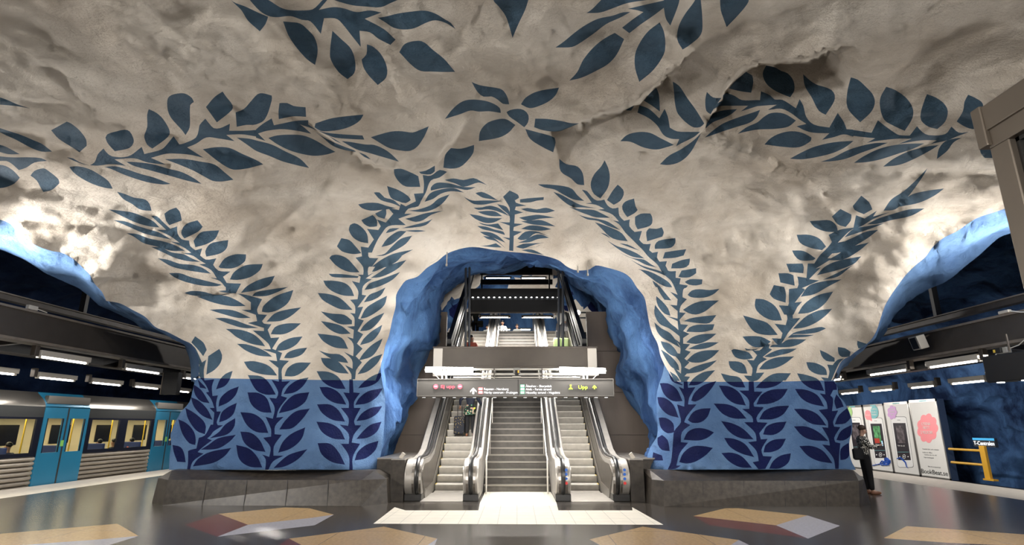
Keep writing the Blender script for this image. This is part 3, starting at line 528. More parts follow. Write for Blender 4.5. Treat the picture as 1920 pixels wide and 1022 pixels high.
BLUE_R = [(1150, 684), (1245.8, 684), (1251, 693), (1257.5, 703), (1264.5, 715.5), (1350, 716), (1450, 716), (1561, 713), (1567, 699), (1720, 699), (1720, 950), (1150, 950)]
random.seed(4)
leaves = [herm(q) for q in LEAF]
v2, f2, c2 = chart(dom, leaves+[BLUE_L, BLUE_R], 9.0, (-420, -600, 2340, 890))
isleaf = np.zeros(len(c2), bool)
for q in leaves: isleaf |= inside(c2, q)
isblue = inside(c2, BLUE_L) | inside(c2, BLUE_R)
mi = np.where(isblue, np.where(isleaf, 3, 2), np.where(isleaf, 1, 0))
me = bpy.data.meshes.new('ceiling')
me.from_pydata([tuple(p) for p in surf(v2)], [], f2.tolist()); me.update()
me.polygons.foreach_set('material_index', mi.astype(np.int32)); me.shade_smooth()
vault = struct(link('ceiling', me, [WHITE, SLATE, SKY, NAVY]))

# ---------------------------------------------------------------- sides of the openings (painted blue)
def resamp(pts, n):
    pts = [Vector(p) for p in pts]; L = [0]
    for a, b in zip(pts, pts[1:]): L.append(L[-1]+(b-a).length)
    out = []; j = 0
    for i in range(n):
        s = L[-1]*i/(n-1)
        while j < len(L)-2 and L[j+1] < s: j += 1
        t = (s-L[j])/max(1e-9, L[j+1]-L[j]); out.append(pts[j].lerp(pts[j+1], t))
    return out
def loft(name, rings, sub, amp, mats, seed=0., pick=None):
    """surface through measured rings, roughened between them"""
    n = len(rings[0]); V = []; Fc = []; M = []; rows = 0
    for k in range(len(rings)-1):
        for j in range(sub+(k == len(rings)-2)):
            t = j/sub; w = amp*math.sin(math.pi*t)**.5 if 0 < t < 1 else (0 if (k == 0 and j == 0) else amp*.25)
            for i in range(n):
                p = rings[k][i].lerp(rings[k+1][i], t)
                q = p*.75+Vector((seed, 0, 0))
                d = Vector((noise.fractal(q, .8, 2.1, 4), noise.fractal(q+Vector((7, 3, 1)), .8, 2.1, 4)*.5, noise.fractal(q+Vector((1, 9, 5)), .8, 2.1, 4)))
                V.append(p+d*w)
            rows += 1
    for r in range(rows-1):
        for i in range(n-1):
            Fc.append((r*n+i, r*n+i+1, (r+1)*n+i+1, (r+1)*n+i)); M.append(pick(V[r*n+i]) if pick else 0)
    o = pydata(name, V, Fc, mats, smooth=True)
    for p, m_ in zip(o.data.polygons, M): p.material_index = m_
    return struct(o)
r0 = surf(herm(MID_L, False)+herm(MID_R, False)[0:])
INNER = [(734, 866), (734, 858), (740, 844), (750, 817), (762, 790), (764, 768), (777, 743), (782, 707), (799, 680), (807, 655), (824, 642), (823, 605), (822, 566), (835, 546), (852, 534), (868, 526), (889, 510), (911, 500), (947, 499), (960, 491), (971, 488), (985, 487), (997, 489), (1005, 494), (1029, 494), (1047, 497), (1062, 508), (1090, 530), (1116, 547), (1132, 562), (1140, 575), (1140, 604), (1148, 645), (1160, 653), (1156, 698), (1156, 724), (1169, 732), (1183, 762), (1202, 781), (1219, 806), (1220, 836), (1213, 861), (1213, 866)]
r1 = [PY(a, b, 18.6+.5*math.sin(i*.9)) for i, (a, b) in enumerate(INNER)]
N = 220
# match left foot, crown and right foot of both rings
def split(pts, n):
    top = max(range(len(pts)), key=lambda i: pts[i][2]-abs(pts[i][0])*.15)
    return resamp(pts[:top+1], n//2)+resamp(pts[top:], n//2)[1:]
R0 = split(r0, N); R1 = split(r1, N)
R2 = [Vector((p.x*1.28, 21.2, p.z*1.04+.2 if p.z > 1 else p.z)) for p in R1]
mid = [a.lerp(b, .45)+Vector((0, 0, 0)) for a, b in zip(R0, R1)]
for p in mid: p.x *= 1.03
loft('wall_tunnel', [R0, mid, R1, R2], 9, .36, [DEEP])
# further cave round the landing
def arch(Y, hw, z0, z1, n=90, pw=2.4):
    out = []
    for i in range(n):
        a = math.pi*i/(n-1); c, s = math.cos(a), math.sin(a)
        out.append(Vector((-hw*math.copysign(abs(c)**(2/pw), c), Y, z0+(z1-z0)*abs(s)**(2/pw))))
    return out
loft('wall_landing', [arch(20.5, 5.6, 2, 10.6), arch(25.5, 4.3, 3, 10.2), arch(30, 5.6, 4, 11.6), arch(38, 6.5, 4, 12.2), arch(48, 5.5, 4, 11.5)], 10, .5, [DEEP, WHITE, NAVY], 4.,
     lambda p: 1 if noise.noise(Vector(p)*.28+Vector((5, 2, 3))) > .1 and p[1] > 26.5 else (2 if noise.noise(Vector(p)*Vector((.9, .9, .35))) > .33 else 0))
struct(pydata('wall_far_landing', [(-8, 47, 3), (8, 47, 3), (8, 47, 13), (-8, 47, 13)], [(0, 1, 2, 3)], [DEEP]))
# openings towards the platforms
def side(name, outl, low, innerpx, X, mats, sx):
    top0 = surf(herm(outl, False)); lo0 = surf(herm(low, False))
    top1 = [PX(a, b, X) for a, b in innerpx]
    A0 = resamp(top0, 110); A1 = resamp(top1, 110)
    B0 = resamp(lo0, 30); B1 = [Vector((p.x-sx*.25, p.y+3.4, p.z)) for p in B0]
    off = A1[-1]-B1[0]
    B1 = [p+off*max(0, 1-i/14) for i, p in enumerate(B1)]
    loft(name, [A0, [a.lerp(b, .5) for a, b in zip(A0, A1)], A1], 6, .16, mats, sx*3)
    loft(name+'_foot', [B0, [a.lerp(b, .5) for a, b in zip(B0, B1)], B1], 6, .10, [SKY], sx*3)
LIN = [(-420, 448), (-200, 452), (-60, 458), (0, 467), (19, 474), (41, 484), (63, 500), (84, 514), (103, 522), (131, 535), (147, 541), (169, 556), (188, 575), (219, 588), (250, 603), (266, 616), (290, 624), (320, 632), (343, 642), (350, 660), (356, 674), (361, 686), (362, 700), (363, 712)]
RIN = [(2340, 395), (2100, 410), (1920, 432), (1878, 446), (1840, 476), (1799, 507), (1780, 523), (1766, 533), (1744, 541), (1722, 552), (1712, 560), (1698, 568), (1682, 588), (1670, 605), (1664, 622), (1649, 640), (1630, 648), (1614, 656), (1600, 668), (1585, 684), (1574, 700), (1565, 712)]
side('wall_left_arch', LEFT_OUT, LEFT_LOW, LIN, -10.6, [SKY], -1)
side('wall_right_arch', RIGHT_OUT[::-1], RIGHT_LOW[::-1], RIN, 10.3, [SKY], 1)
# rock over the tracks
def trackvault(name, sx, mats, m2):
    prof = [(9.6, 7.0), (10.6, 6.4), (12.2, 6.1), (14.4, 5.6), (16.2, 4.6), (17.4, 3.3), (17.9, 1.6), (18.0, .2), (17.9, -1.3)]
    pr = resamp([(a, 0, b) for a, b in prof], 46); V = []; Fc = []; ys = [i*.6 for i in range(-4, 100)]
    for y in ys:
        for p in pr:
            q = Vector((sx*p.x, y, p.z)); d = noise.fractal(q*.5+Vector((0, 2, sx*9)), .8, 2.1, 4)*.8+noise.noise(q*1.6)*.22
            V.append(Vector((sx*(p.x+d*.6), y, p.z+d*(.6 if p.z > 1 else .1))))
    n = len(pr)
    for r in range(len(ys)-1):
        for i in range(n-1): Fc.append((r*n+i, r*n+i+1, (r+1)*n+i+1, (r+1)*n+i))
    struct(pydata(name, V, Fc, mats, smooth=True))
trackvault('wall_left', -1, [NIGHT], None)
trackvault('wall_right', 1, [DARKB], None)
# the rest of the hall behind the viewpoint
V = []; Fc = []; nx, ny = 44, 36
for j in range(ny):
    for i in range(nx):
        x = -13+26*i/(nx-1); y = -16+20.5*j/(ny-1)
        V.append((x, y, 6.6-.012*x*x+.35*noise.fractal(Vector((x, y, 2))*.4, .8, 2.1, 4)))
for j in range(ny-1):
    for i in range(nx-1): Fc.append((j*nx+i, j*nx+i+1, (j+1)*nx+i+1, (j+1)*nx+i))
struct(pydata('ceiling_rear', V, Fc, [WHITE], smooth=True))
for nm, a, b in (('wall_rear', (-19, -15), (19, -15)), ('wall_far_left', (-19, 58), (-9, 58)), ('wall_far_right', (9, 58), (19, 58))):
    struct(pydata(nm, [(a[0], a[1], -1.5), (b[0], b[1], -1.5), (b[0], b[1], 7.5), (a[0], a[1], 7.5)], [(0, 1, 2, 3)], [DEEP]))

# ---------------------------------------------------------------- floor with its stone inlays
FL = [(OCHRE, [(-120, 1010), (0, 1001), (220, 982), (260, 1005), (180, 1012), (0, 1025), (-120, 1035)]),
      (PALE, [(260, 1005), (180, 1012), (0, 1025), (-120, 1035), (-60, 1052), (60, 1050), (205, 1022)]),
      (OCHRE, [(410, 963.5), (535, 951.5), (580, 953), (626, 965), (585, 971), (465, 984)]),
      (MAROON, [(346.5, 984), (410, 963.5), (465, 984), (407.5, 1006.5)]),
      (PALE, [(465, 984), (585, 971), (626, 965), (590, 985), (407.5, 1006.5)]),
      (OCHRE, [(542, 1010), (720, 987.5), (820, 1010), (790, 1030), (600, 1040)]),
      (MAROON, [(542, 1010), (600, 1040), (560, 1050), (510, 1030)]),
      (PALE, [(820, 1010), (790, 1030), (600, 1040), (700, 1060), (810, 1035)]),
      (OCHRE, [(1300, 967.5), (1360, 953), (1385, 953), (1514, 966.5), (1455, 985)]),
      (MAROON, [(1300, 967.5), (1455, 985), (1515, 1010), (1502, 1008), (1330, 985)]),
      (PALE, [(1455, 985), (1514, 966.5), (1575, 986), (1515, 1010)]),
      (OCHRE, [(1105, 1011.5), (1205, 987.5), (1385, 1012.5), (1350, 1035), (1150, 1035)]),
      (PALE, [(1385, 1012.5), (1405, 1022), (1380, 1045), (1240, 1050), (1150, 1035), (1350, 1035)]),
      (OCHRE, [(1657, 1009), (1700, 986.5), (1920, 1002), (2050, 1012), (2050, 1025), (1920, 1024), (1780, 1018)])]
fpol = []; fm = []
for m_, q in FL: fpol.append([tuple(PZ(a, b, 0)[:2]) for a, b in q]); fm.append(m_)
tile = [tuple(PZ(a, b, 0)[:2]) for a, b in [(700, 982), (740, 951), (760, 957), (897, 957)]]+[(-.86, 14.2), (-.86, 16.6), (.92, 16.6), (.92, 14.2)]+[tuple(PZ(a, b, 0)[:2]) for a, b in [(1047, 957), (1186, 957), (1185, 951), (1244, 984)]]
fpol.append(tile); fm.append(TILE)
for sx in (-1, 1):
    a, b = sorted((sx*14.3 if sx < 0 else 14.1, sx*(12.7 if sx < 0 else 12.2)))
    fpol.append([(a, -20), (b, -20), (b, 58), (a, 58)]); fm.append(EDGE)
FV = []; FE = []
def fl_loop(l):
    n0 = len(FV); FV.extend(Vector(p) for p in l); FE.extend((n0+i, n0+(i+1) % len(l)) for i in range(len(l)))
fl_loop([(-14.3, -20), (14.1, -20), (14.1, 58), (-14.3, 58)])
for q in fpol: fl_loop(q)
v, e, f, *_ = delaunay_2d_cdt(FV, FE, [], 0, 1e-4)
va = np.array([tuple(p) for p in v]); fa = [list(t) for t in f]
cc = np.array([va[t].mean(axis=0) for t in fa]); idx = np.zeros(len(fa), int)
for k, q in enumerate(fpol):
    idx[inside(cc, q)] = k+1
mlist = [FLOORD, OCHRE, MAROON, PALE, TILE, EDGE]
me = bpy.data.meshes.new('floor'); me.from_pydata([(p[0], p[1], 0) for p in va], [], fa); me.update()
for p, k in zip(me.polygons, idx): p.material_index = 0 if k == 0 else mlist.index(fm[k-1])
floor = struct(link('floor', me, mlist))
# joints between the stone slabs and tiles
g = MB()
for k in range(-10, 11):
    if k % 1 == 0: pass
struct(MB().box((-14.3, -20, -1.3), (-14.25, 58, -.004)).build('trim_1', [GRANITE])); struct(MB().box((14.05, -20, -1.3), (14.1, 58, -.004)).build('trim_2', [GRANITE]))
struct(MB().box((-19, -20, -1.35), (-14.3, 58, -1.3)).box((14.1, -20, -1.35), (19, 58, -1.3)).build('trim_3', [BLACK]))
# ---------------------------------------------------------------- granite bases of the two rock pillars
def pedestal(pts0, pts1, pts2, label):
    e = empty('pillar_base', (sum(p[0] for p in pts0)/len(pts0), sum(p[1] for p in pts0)/len(pts0), 0), label, 'pillar base', 'granite bases of the painted pillars')
    o = e.location; n = len(pts0)
    V = [(p[0]-o.x, p[1]-o.y, 0) for p in pts0]+[(p[0]-o.x, p[1]-o.y, p[2]) for p in pts1]
    me = pydata('plinth', V, [[i, (i+1) % n, (i+1) % n+n, i+n] for i in range(n)], [GRANITE], e)
    V = [(p[0]-o.x, p[1]-o.y, p[2]) for p in pts1]+[(p[0]-o.x, p[1]-o.y, p[2]) for p in pts2]
    pydata('bevelled_top', V, [[i, (i+1) % n, (i+1) % n+n, i+n] for i in range(n)]+[list(range(n, 2*n))], [GRANITE], e)
    # joints between the slabs
    for t in (.2, .41, .62, .83):
        m = MB(); a = Vector(pts0[0]).lerp(Vector(pts0[1]), t)-o; b = Vector(pts1[0]).lerp(Vector(pts1[1]), t)-o
        a.z = 0
        m.bar(a+Vector((0, -.001, 0)), b+Vector((0, -.001, 0)), .012, .006, (0, 1, 0)); m.build('slab_joint', [BLACK], e)
def mk_ped(bl, br, fl, fr, cl, cr, tl, tr, back, label):
    # bl/br: front bottom corners, fl/fr: front top corners, cl/cr: flared side corners
    p = [PZ(*bl, 0), PZ(*br, 0)]; y = p[0].y
    sl = PZ(*cl, 0); sr = PZ(*cr, 0)
    P0 = [p[0], p[1], sr, Vector((sr.x, back, 0)), Vector((sl.x, back, 0)), sl]
    f0 = PY(*fl, y+.06); f1 = PY(*fr, y+.06); zt = (f0.z+f1.z)/2
    P1 = [Vector((f0.x, f0.y, zt)), Vector((f1.x, f1.y, zt)), Vector((sr.x-.06, sr.y, zt)), Vector((sr.x-.06, back, zt)), Vector((sl.x+.06, back, zt)), Vector((sl.x+.06, sl.y, zt))]
    t0 = PY(*tl, 14.35); t1 = PY(*tr, 14.35); z2 = (t0.z+t1.z)/2
    P2 = [Vector((t0.x, 14.35, z2)), Vector((t1.x, 14.35, z2)), Vector((t1.x+.05, 14.8, z2)), Vector((t1.x+.05, back, z2)), Vector((t0.x-.1, back, z2)), Vector((t0.x-.1, 14.8, z2))]
    pedestal(P0, P1, P2, label)
mk_ped((305, 947.5), (677, 949), (315, 900), (677, 900), (285, 942), (727, 944), (322, 882), (703, 882), 17.6, 'long dark granite base under the left blue painted rock pillar, nearest the train')
mk_ped((1245, 950), (1612, 950), (1245, 901), (1610, 902), (1220, 946), (1632, 945), (1218, 882), (1600, 881), 17.6, 'long dark granite base under the right blue painted pillar, by the man with a phone')

# ---------------------------------------------------------------- escalators
Y0, YT, ZT, SL = 16.4, 26.8, 6.0, 6.0/10.4
STEPM = mat('grey_escalator_step', (.42, .40, .36), .5, .3, .1, 8)
YEL = mat('yellow_edge_paint', (.65, .45, .05), .5)
STICK_B = mat('blue_sticker', (.02, .12, .5), .4); STICK_R = mat('red_sticker', (.6, .03, .03), .4)
def bal_profile(dz=0., inset=0.):
    pts = []
    for k in range(0, 17):
        a = math.radians(-75+k*165/16)          # nose of the newel
        pts.append((14.78-(.50-inset)*math.cos(a), .50+(.45-inset)*math.sin(a)+dz))
    pts += [(15.5, .95-inset+dz), (16.0, 1.0-inset+dz)]
    pts += [(16.5, 1.12-inset+dz), (YT-.2, 1.12+(YT-.7-16.0)*SL-.0-inset+dz-.17)]
    pts += [(YT+.4, 7.0-inset+dz), (29.0, 7.0-inset+dz), (29.4, 6.8-inset+dz)]
    return pts
def escalator(label, sx):
    e = empty('escalator', (sx*1.78, 14.3, 0), label, 'escalator', 'escalators beside the fixed stairs'); ox, oy = sx*1.78, 14.3
    L = lambda p: (p[0]-ox, p[1]-oy, p[2])
    xi, xo = 1.34*sx, 2.22*sx
    prof = bal_profile()
    for (a, b, nm) in ((.92*sx, 1.28*sx, 'balustrade'), (2.28*sx, 2.68*sx, 'balustrade')):
        outline = [(y-oy, z) for y, z in prof]+[(29.4-oy, 5.7), (YT-oy, 5.6), (Y0-oy, -.0), (14.45-oy, 0)]
        if abs(a) > 2: outline = [(y-oy, z) for y, z in prof]+[(29.4-oy, 0), (14.45-oy, 0)]
        bo = MB().prism(outline, 0, a-ox, b-ox).build(nm, [STEELM], e, bevel=.03, seg=2, smooth=True)
        # moving rubber band along the crest
        c = (a+b)/2-ox-(.09*sx if abs(a) > 2 else 0)
        MB().tube([(c, y-oy, z+.015) for y, z in prof], .052, 8).build('handrail', [RUBBER], e, smooth=True)
        for s2 in (-1, 1):
            g_ = MB()
            for (ya, za), (yb, zb) in zip(prof[3:-1], prof[4:]): g_.bar((c+s2*.085, ya-oy, za+.008), (c+s2*.085, yb-oy, zb+.008), .05, .02)
            g_.build('guide_rail', [STEEL], bo)
        MB().box((a-ox-.005*sx, 14.42-oy, 0), (b-ox+.005*sx, 14.9-oy, .16)).build('newel_foot', [RUBBER], bo, bevel=.01)
    # dark inner side panels with the joints between them
    for xx, d in ((1.285*sx, sx), (2.275*sx, -sx)):
        q = [(y-oy, z-.12) for y, z in prof[10:]]+[(29.2-oy, 5.8), (YT-oy, 5.9), (Y0-oy, .02), (14.9-oy, .02)]
        m = MB().prism(q, 0, xx-ox, xx+d*.012-ox)
        m.build('side_panel', [STEELD], e)
        MB().prism([(14.9-oy, .02), (Y0-oy, .02), (YT-oy, 5.98), (YT-oy, 6.22), (Y0-.2-oy, .26), (14.9-oy, .2)], 0, xx+d*.013-ox, xx+d*.02-ox).build('skirt_panel', [STEELM], e)
        MB().bar((xx+d*.02-ox, 14.9-oy, .22), (xx+d*.02-ox, Y0-.2-oy, .28), .012, .02).bar((xx+d*.02-ox, Y0-.2-oy, .28), (xx+d*.02-ox, YT-oy, 6.24), .012, .02).build('skirt_trim', [STEEL], e)
    a, b = sorted((xi, xo))
    for k in range(30):
        y = Y0+k*(10.4/30)-oy; z = .2*(k+1)
        m = MB().prism([(y+.36, z), (y+.012, z), (y, z-.008), (y, z-.03), (y+.022, z-.09), (y+.05, z-.16), (y+.07, z-.21), (y+.36, z-.21)], 0, a-ox, b-ox).box((a-ox, y-.004, z-.012), (a-ox+.02, y+.3, z+.003), 1).box((b-ox-.02, y-.004, z-.012), (b-ox, y+.3, z+.003), 1)
        m.build('step', [STEPM, YEL], e)
    MB().box((a-ox-.06, 14.3-oy, 0), (b-ox+.06, Y0-.35-oy, .018)).build('landing_plate', [STEELM], e, bevel=.004)
    m = MB()
    for k in range(5): m.box((a-ox, Y0-.34+k*.07-oy, .0), (b-ox, Y0-.30+k*.07-oy, .02+k*.003), 0)
    m.build('comb_plate', [STEPM], e)
    # instruction stickers on the newel by the step side
    for (xx, cols) in ((1.10*sx, 1), (2.48*sx, 1)):
        if sx < 0: continue
        st = MB()
        for k in range(4):
            n0 = 10; zc = .72-k*.10; yc = 14.31+abs(k-0.5)*.0; v = [(xx-ox+.07*sx+.035*math.cos(2*math.pi*i/n0), yc-oy-.035-.02*(k < 1)+.0, zc+.035*math.sin(2*math.pi*i/n0)) for i in range(n0)]
            v2 = [(p[0], p[1]-.004, p[2]) for p in v]
            st.add(v+v2, [list(range(n0)), list(range(n0, 2*n0))[::-1]]+[[i, (i+1) % n0, (i+1) % n0+n0, i+n0] for i in range(n0)], 1 if k == 3 else 0)
        st.build('safety_sticker', [STICK_B, STICK_R], e)
    return e
escalator('steel escalator left of the fixed stairs, with a woman and suitcase riding up', -1)
escalator('steel escalator right of the fixed stairs, its near steps empty', 1)
# ---------------------------------------------------------------- fixed stairs between them
STONE = mat('worn_stair_stone', (.060, .055, .048), .55, 0, .25, 6); NOSE = mat('pale_stair_nosing', (.20, .185, .16), .5)
st = empty('staircase', (0, 16.4, 0), 'wide fixed stone staircase between the two escalators', 'stairs')
for k in range(33):
    y = .31515*k; z = (k+1)*(6/33)
    s = MB().box((-.90, y, z-.19), (.91, y+.34, z), 0).box((-.90, y-.012, z-.035), (.91, y+.03, z+.004), 1).build('step', [STONE, NOSE], st)
for sx in (-1, 1):
    bx = sx*.81; by = -.5
    rl = MB().tube([(bx, by, .0), (bx, by, .86), (bx, by+.08, .92), (bx, by+.5, .95), (bx, by+10.9, 6.95), (bx, by+11.6, 6.95), (bx, by+11.7, 6.85), (bx, by+11.7, 6.0)], .022, 10).build('handrail', [WHITEP], st, smooth=True)
    for k in range(1, 7):
        y = .5+k*1.5; z = (y-.5)*SL
        MB().tube([(bx, by+y, z+.0), (bx, by+y, z+.93)], .014, 8).build('post', [STEEL], rl, smooth=True)
# granite end blocks
BL = Vector(PZ(707, 944, 0)); BR = Vector(PZ(1225, 944, 0))
for sx, lab in ((-1, 'dark granite block at the foot of the left escalator'), (1, 'dark granite block at the foot of the right escalator')):
    e = empty('granite_block', (sx*3.05, 14.4, 0), lab, 'stone block', 'granite blocks flanking the escalators')
    a0, a1 = sorted((-.35*sx, -.02*sx)); b0, b1 = sorted((-.02*sx, .40*sx))
    MB().box((a0, 0, 0), (a1, 3.2, .93)).box((b0, .35, .0), (b1, 3.2, .93)).build('block', [GRANITE], e)
    MB().box((a0, -.02, .93), (a1, 3.2, .965)).box((b0, .33, .93), (b1, 3.2, .965)).build('steel_cap', [STEEL], e, bevel=.004)
    m = MB().bar((sx*-.22, .1, .965), (sx*-.30, .1, 1.09), .05, .09).build('lamp_bracket', [CREAM], e, bevel=.006)
# taupe wall panels closing the sides
def clad(name, x0, x1):
    m = MB()
    for k in range(4):
        m.box((x0, 20.1, k*1.42+.006), (x1, 20.2, (k+1)*1.42-.006))
    struct(m.build(name, [CLAD]))
clad('wall_cladding_left', -7.0, -2.5); clad('wall_cladding_right', 2.5, 7.0)
struct(MB().box((-7, 20.22, -.1), (-2.5, 20.3, 5.68)).box((2.5, 20.22, -.1), (7, 20.3, 5.68)).build('wall_backing', [BLACK]))
struct(MB().box((-6.5, 26.8, 5.8), (6.5, 47, 6.0)).box((-2.3, 26.8, 4.5), (2.3, 27, 5.9)).build('floor_landing', [GRANITE]))
struct(MB().box((-2.5, 39.5, 6.0), (2.5, 39.7, 7.05)).build('wall_landing_parapet', [CLAD]))

# ---------------------------------------------------------------- sign gantry
a = PY(783, 711, 15.0); b = PY(1151, 742.5, 15.0)
x0, x1, z0, z1 = a.x, b.x, b.z, a.z
sg = empty('direction_sign', ((x0+x1)/2, 15.1, z1), 'long dark grey hanging direction sign with white station names and two LED displays', 'sign')
SO = sg.location.copy()
def sl(p): return tuple(Vector(p)-SO)
SIGNM = mat('dark_grey_sign_face', (.075, .072, .068), .32, .2, .04, 3)
MB().box(sl((x0, 15.0, z0)), sl((x1, 15.26, z1))).build('sign_case', [SIGNM], sg, bevel=.008)
fr = MB(); FRM = mat('grey_sign_frame', (.16, .155, .145), .4, .6)
for (p, q) in (((x0, z0), (x1, z0)), ((x0, z1), (x1, z1)), ((x0, z0), (x0, z1)), ((x1, z0), (x1, z1))):
    fr.bar(sl((p[0], 14.99, p[1])), sl((q[0], 14.99, q[1])), .018, .018, (0, 1, 0))
fr.build('sign_frame', [FRM], sg)
xm = PY(971.5, 725, 15).x
MB().box(sl((xm-.006, 14.993, z0)), sl((xm+.006, 15.0, z1))).build('panel_joint', [BLACK], sg)
SW = mat('backlit_white_lettering', (.9, .9, .9), .5, emit=(.92, .94, 1), estr=1.1)
SWR = mat('backlit_red_plate', (.8, .1, .1), .5, emit=(.9, .10, .09), estr=.8); SWG = mat('backlit_green_plate', (.1, .5, .3), .5, emit=(.05, .38, .2), estr=.8)
LR = mat('red_led', (.9, .05, .08), .5, emit=(1, .10, .14), estr=2.2); LG = mat('yellow_green_led', (.6, .9, .05), .5, emit=(.60, 1, .04), estr=1.7)
LBK = mat('led_display_glass', (.05, .045, .045), .3)
def sgbox(name, px0, py0, px1, py1, m, d0=.0, d1=.012, parent=None, bev=0):
    p = PY(px0, py0, 15.0); q = PY(px1, py1, 15.0); par = parent or sg
    return MB().box(sl((p.x, 15.0-d1, q.z)), sl((q.x, 15.0-d0, p.z))).build(name, [m], par, bevel=bev)
def sgtext(name, body, px, pybase, hpx, m, parent=None, bold=.0, wpx=None):
    p = PY(px, pybase, 14.98); k = (PY(px, pybase-hpx, 14.98)-p).z
    o = text(name, body, tuple(p-SO), k/.70, m, parent or sg, bold=bold)
    if wpx:
        bpy.context.view_layer.update(); w = o.dimensions.x; t = PY(px+wpx, pybase, 14.98).x-p.x
        if w > 0: o.scale = (t/w, 1, 1)
    return o
# left LED display: no entry discs and "Ej upp"
d = sgbox('led_display', 812, 720.6, 867, 729.2, LBK, .0, .014)
for cx in (817, 862.5):
    m = MB(); c = PY(cx, 725, 14.98)-SO; r = .058; n = 20
    for yy, mm, rr in ((0, 0, r),):
        v = [(c.x+rr*math.cos(2*math.pi*i/n), c.y, c.z+rr*math.sin(2*math.pi*i/n)) for i in range(n)]
        m.add(v+[(p[0], p[1]-.006, p[2]) for p in v], [list(range(n)), list(range(n, 2*n))[::-1]]+[[i, (i+1) % n, (i+1) % n+n, i+n] for i in range(n)], 0)
    m.box((c.x-.035, c.y-.012, c.z-.01), (c.x+.035, c.y-.006, c.z+.01), 1)
    m.build('no_entry_symbol', [LR, SW], d)
sgtext('led_text', 'Ej upp', 826, 727.6, 5.6, LR, d, .0, 26)
# right LED display: person, "Upp", arrow
d = sgbox('led_display', 1066, 721.6, 1119.5, 730, LBK, .0, .014)
sgtext('led_text', 'Upp', 1084, 729, 6.3, LG, d, .0, 17)
def arrow(cx, ty, by, w, m, name, parent, yy=14.978):
    t = PY(cx, ty, yy)-SO; b_ = PY(cx, by, yy)-SO; k = (PY(cx+w, ty, yy)-PY(cx, ty, yy)).x; h = t.z-b_.z; s = k*.17
    pts = [(t.x, t.z), (t.x+k/2, t.z-k/2), (t.x+k/2, t.z-k/2-s*1.5), (t.x+s/1.2, t.z-s*2.2), (t.x+s/1.2, b_.z), (t.x-s/1.2, b_.z), (t.x-s/1.2, t.z-s*2.2), (t.x-k/2, t.z-k/2-s*1.5), (t.x-k/2, t.z-k/2)]
    MB().prism(pts, 1, t.y-.006, t.y).build(name, [m], parent)
arrow(1114.5, 722.3, 729.8, 7.5, LG, 'led_arrow', d); arrow(1070, 725.6, 730, 6.5, LG, 'led_person_symbol', d)
c = PY(1070, 723, 14.975)-SO; MB().box((c.x-.02, c.y-.004, c.z-.02), (c.x+.02, c.y, c.z+.02)).build('led_dot', [LG], d, bevel=.008)
arrow(887.6, 727, 739, 11.5, SW, 'arrow_symbol', sg)
for (px, py, wd, body, plate, ptxt) in ((907, 731.5, 46, 'Ropsten - Norsborg', SWR, ''), (907, 738, 63, 'Mörby centrum - Fruängen', SWR, ''),
                                        (985.5, 726, 49, 'Åkeshov - Skarpnäck', SWG, ''), (985.5, 732, 48, 'Alvik - Farsta strand', SWG, ''), (985.5, 738.2, 64, 'Hässelby strand - Hagsätra', SWG, '')):
    sgtext('destination_text', body, px, py, 4.2, SW, None, .0, wd)
    pl = sgbox('line_plate', px-10, py-4.9, px-1.8, py+.6, plate, 0, .008)
    sgbox('plate_face', px-9.2, py-4.1, px-2.6, py-.2, SW, .008, .012, pl)
# small lamps along its lower edge
MB().box(sl((x0, 15.02, z0-.035)), sl((x1, 15.2, z0))).build('light_rail', [BROWN], sg)
for k in range(19):
    c = PY(794.4+k*19.03, 744.2, 15.03)-SO
    MB().box((c.x-.045, c.y, c.z-.018), (c.x+.045, c.y+.06, c.z+.016)).build('edge_lamp', [LED], sg, bevel=.012)
for px in (829, 836.5, 1094, 1101):
    p = PY(px, 711, 15.12); MB().tube([sl((p.x, 15.12, z1)), sl((p.x, 15.12, 3.16))], .022, 8).build('hanger', [WHITEP], sg)
# gantry luminaires
def luminaire(label, p, q, glow, grp, h=.11, w=.16, name='fluorescent_luminaire', below=True, brackets=True, housing=CREAM):
    p = Vector(p); q = Vector(q); c = (p+q)/2
    e = empty(name, c, label, 'light fixture', grp)
    d = (q-p).normalized()
    MB().bar(p-c+Vector((0, 0, h/2)), q-c+Vector((0, 0, h/2)), w, h).build('housing', [housing], e, bevel=.012)
    MB().tube([p-c+d*.08+Vector((0, 0, -.022)), q-c-d*.10+Vector((0, 0, -.022))], .024, 10).build('tube', [glow], e, smooth=True)
    for k in (p-c+d*.04, q-c-d*.05): MB().box(k-Vector((.035, .035, .05)), k+Vector((.035, .035, .01))).build('end_cap', [housing], e)
    if brackets:
        for s in (.0,):
            k = p-c-d*.09; MB().box(k+Vector((-.06, -.06, -.02)), k+Vector((.06, .06, .22))).build('bracket', [BROWN], e, bevel=.01)
    return e
for sx, pa, pb, lab in ((-1, 796, 889, 'glaring white tube light above the left half of the direction sign'), (1, 1047, 1137, 'glaring white tube light above the right half of the direction sign')):
    p = PY(pa, 693, 15.3); q = PY(pb, 694 if sx < 0 else 695.5, 15.3); c = (p+q)/2
    e = empty('gantry_light', c, lab, 'light fixture', 'gantry tube lights')
    MB().bar(p-c, q-c, .10, .03, mi=0).build('housing', [WHITEP], e, bevel=.01)
    for dz in (-.04, .04): MB().tube([p-c+Vector((.03, -.02, dz)), q-c+Vector((-.03, -.02, dz))], .03, 10).build('tube', [TUBEB], e, smooth=True)
    MB().tube([(-.45*sx*-1, .0, -.05), (-.2*sx*-1, 0, -.3)], .01, 6).build('strut', [WHITEP], e)
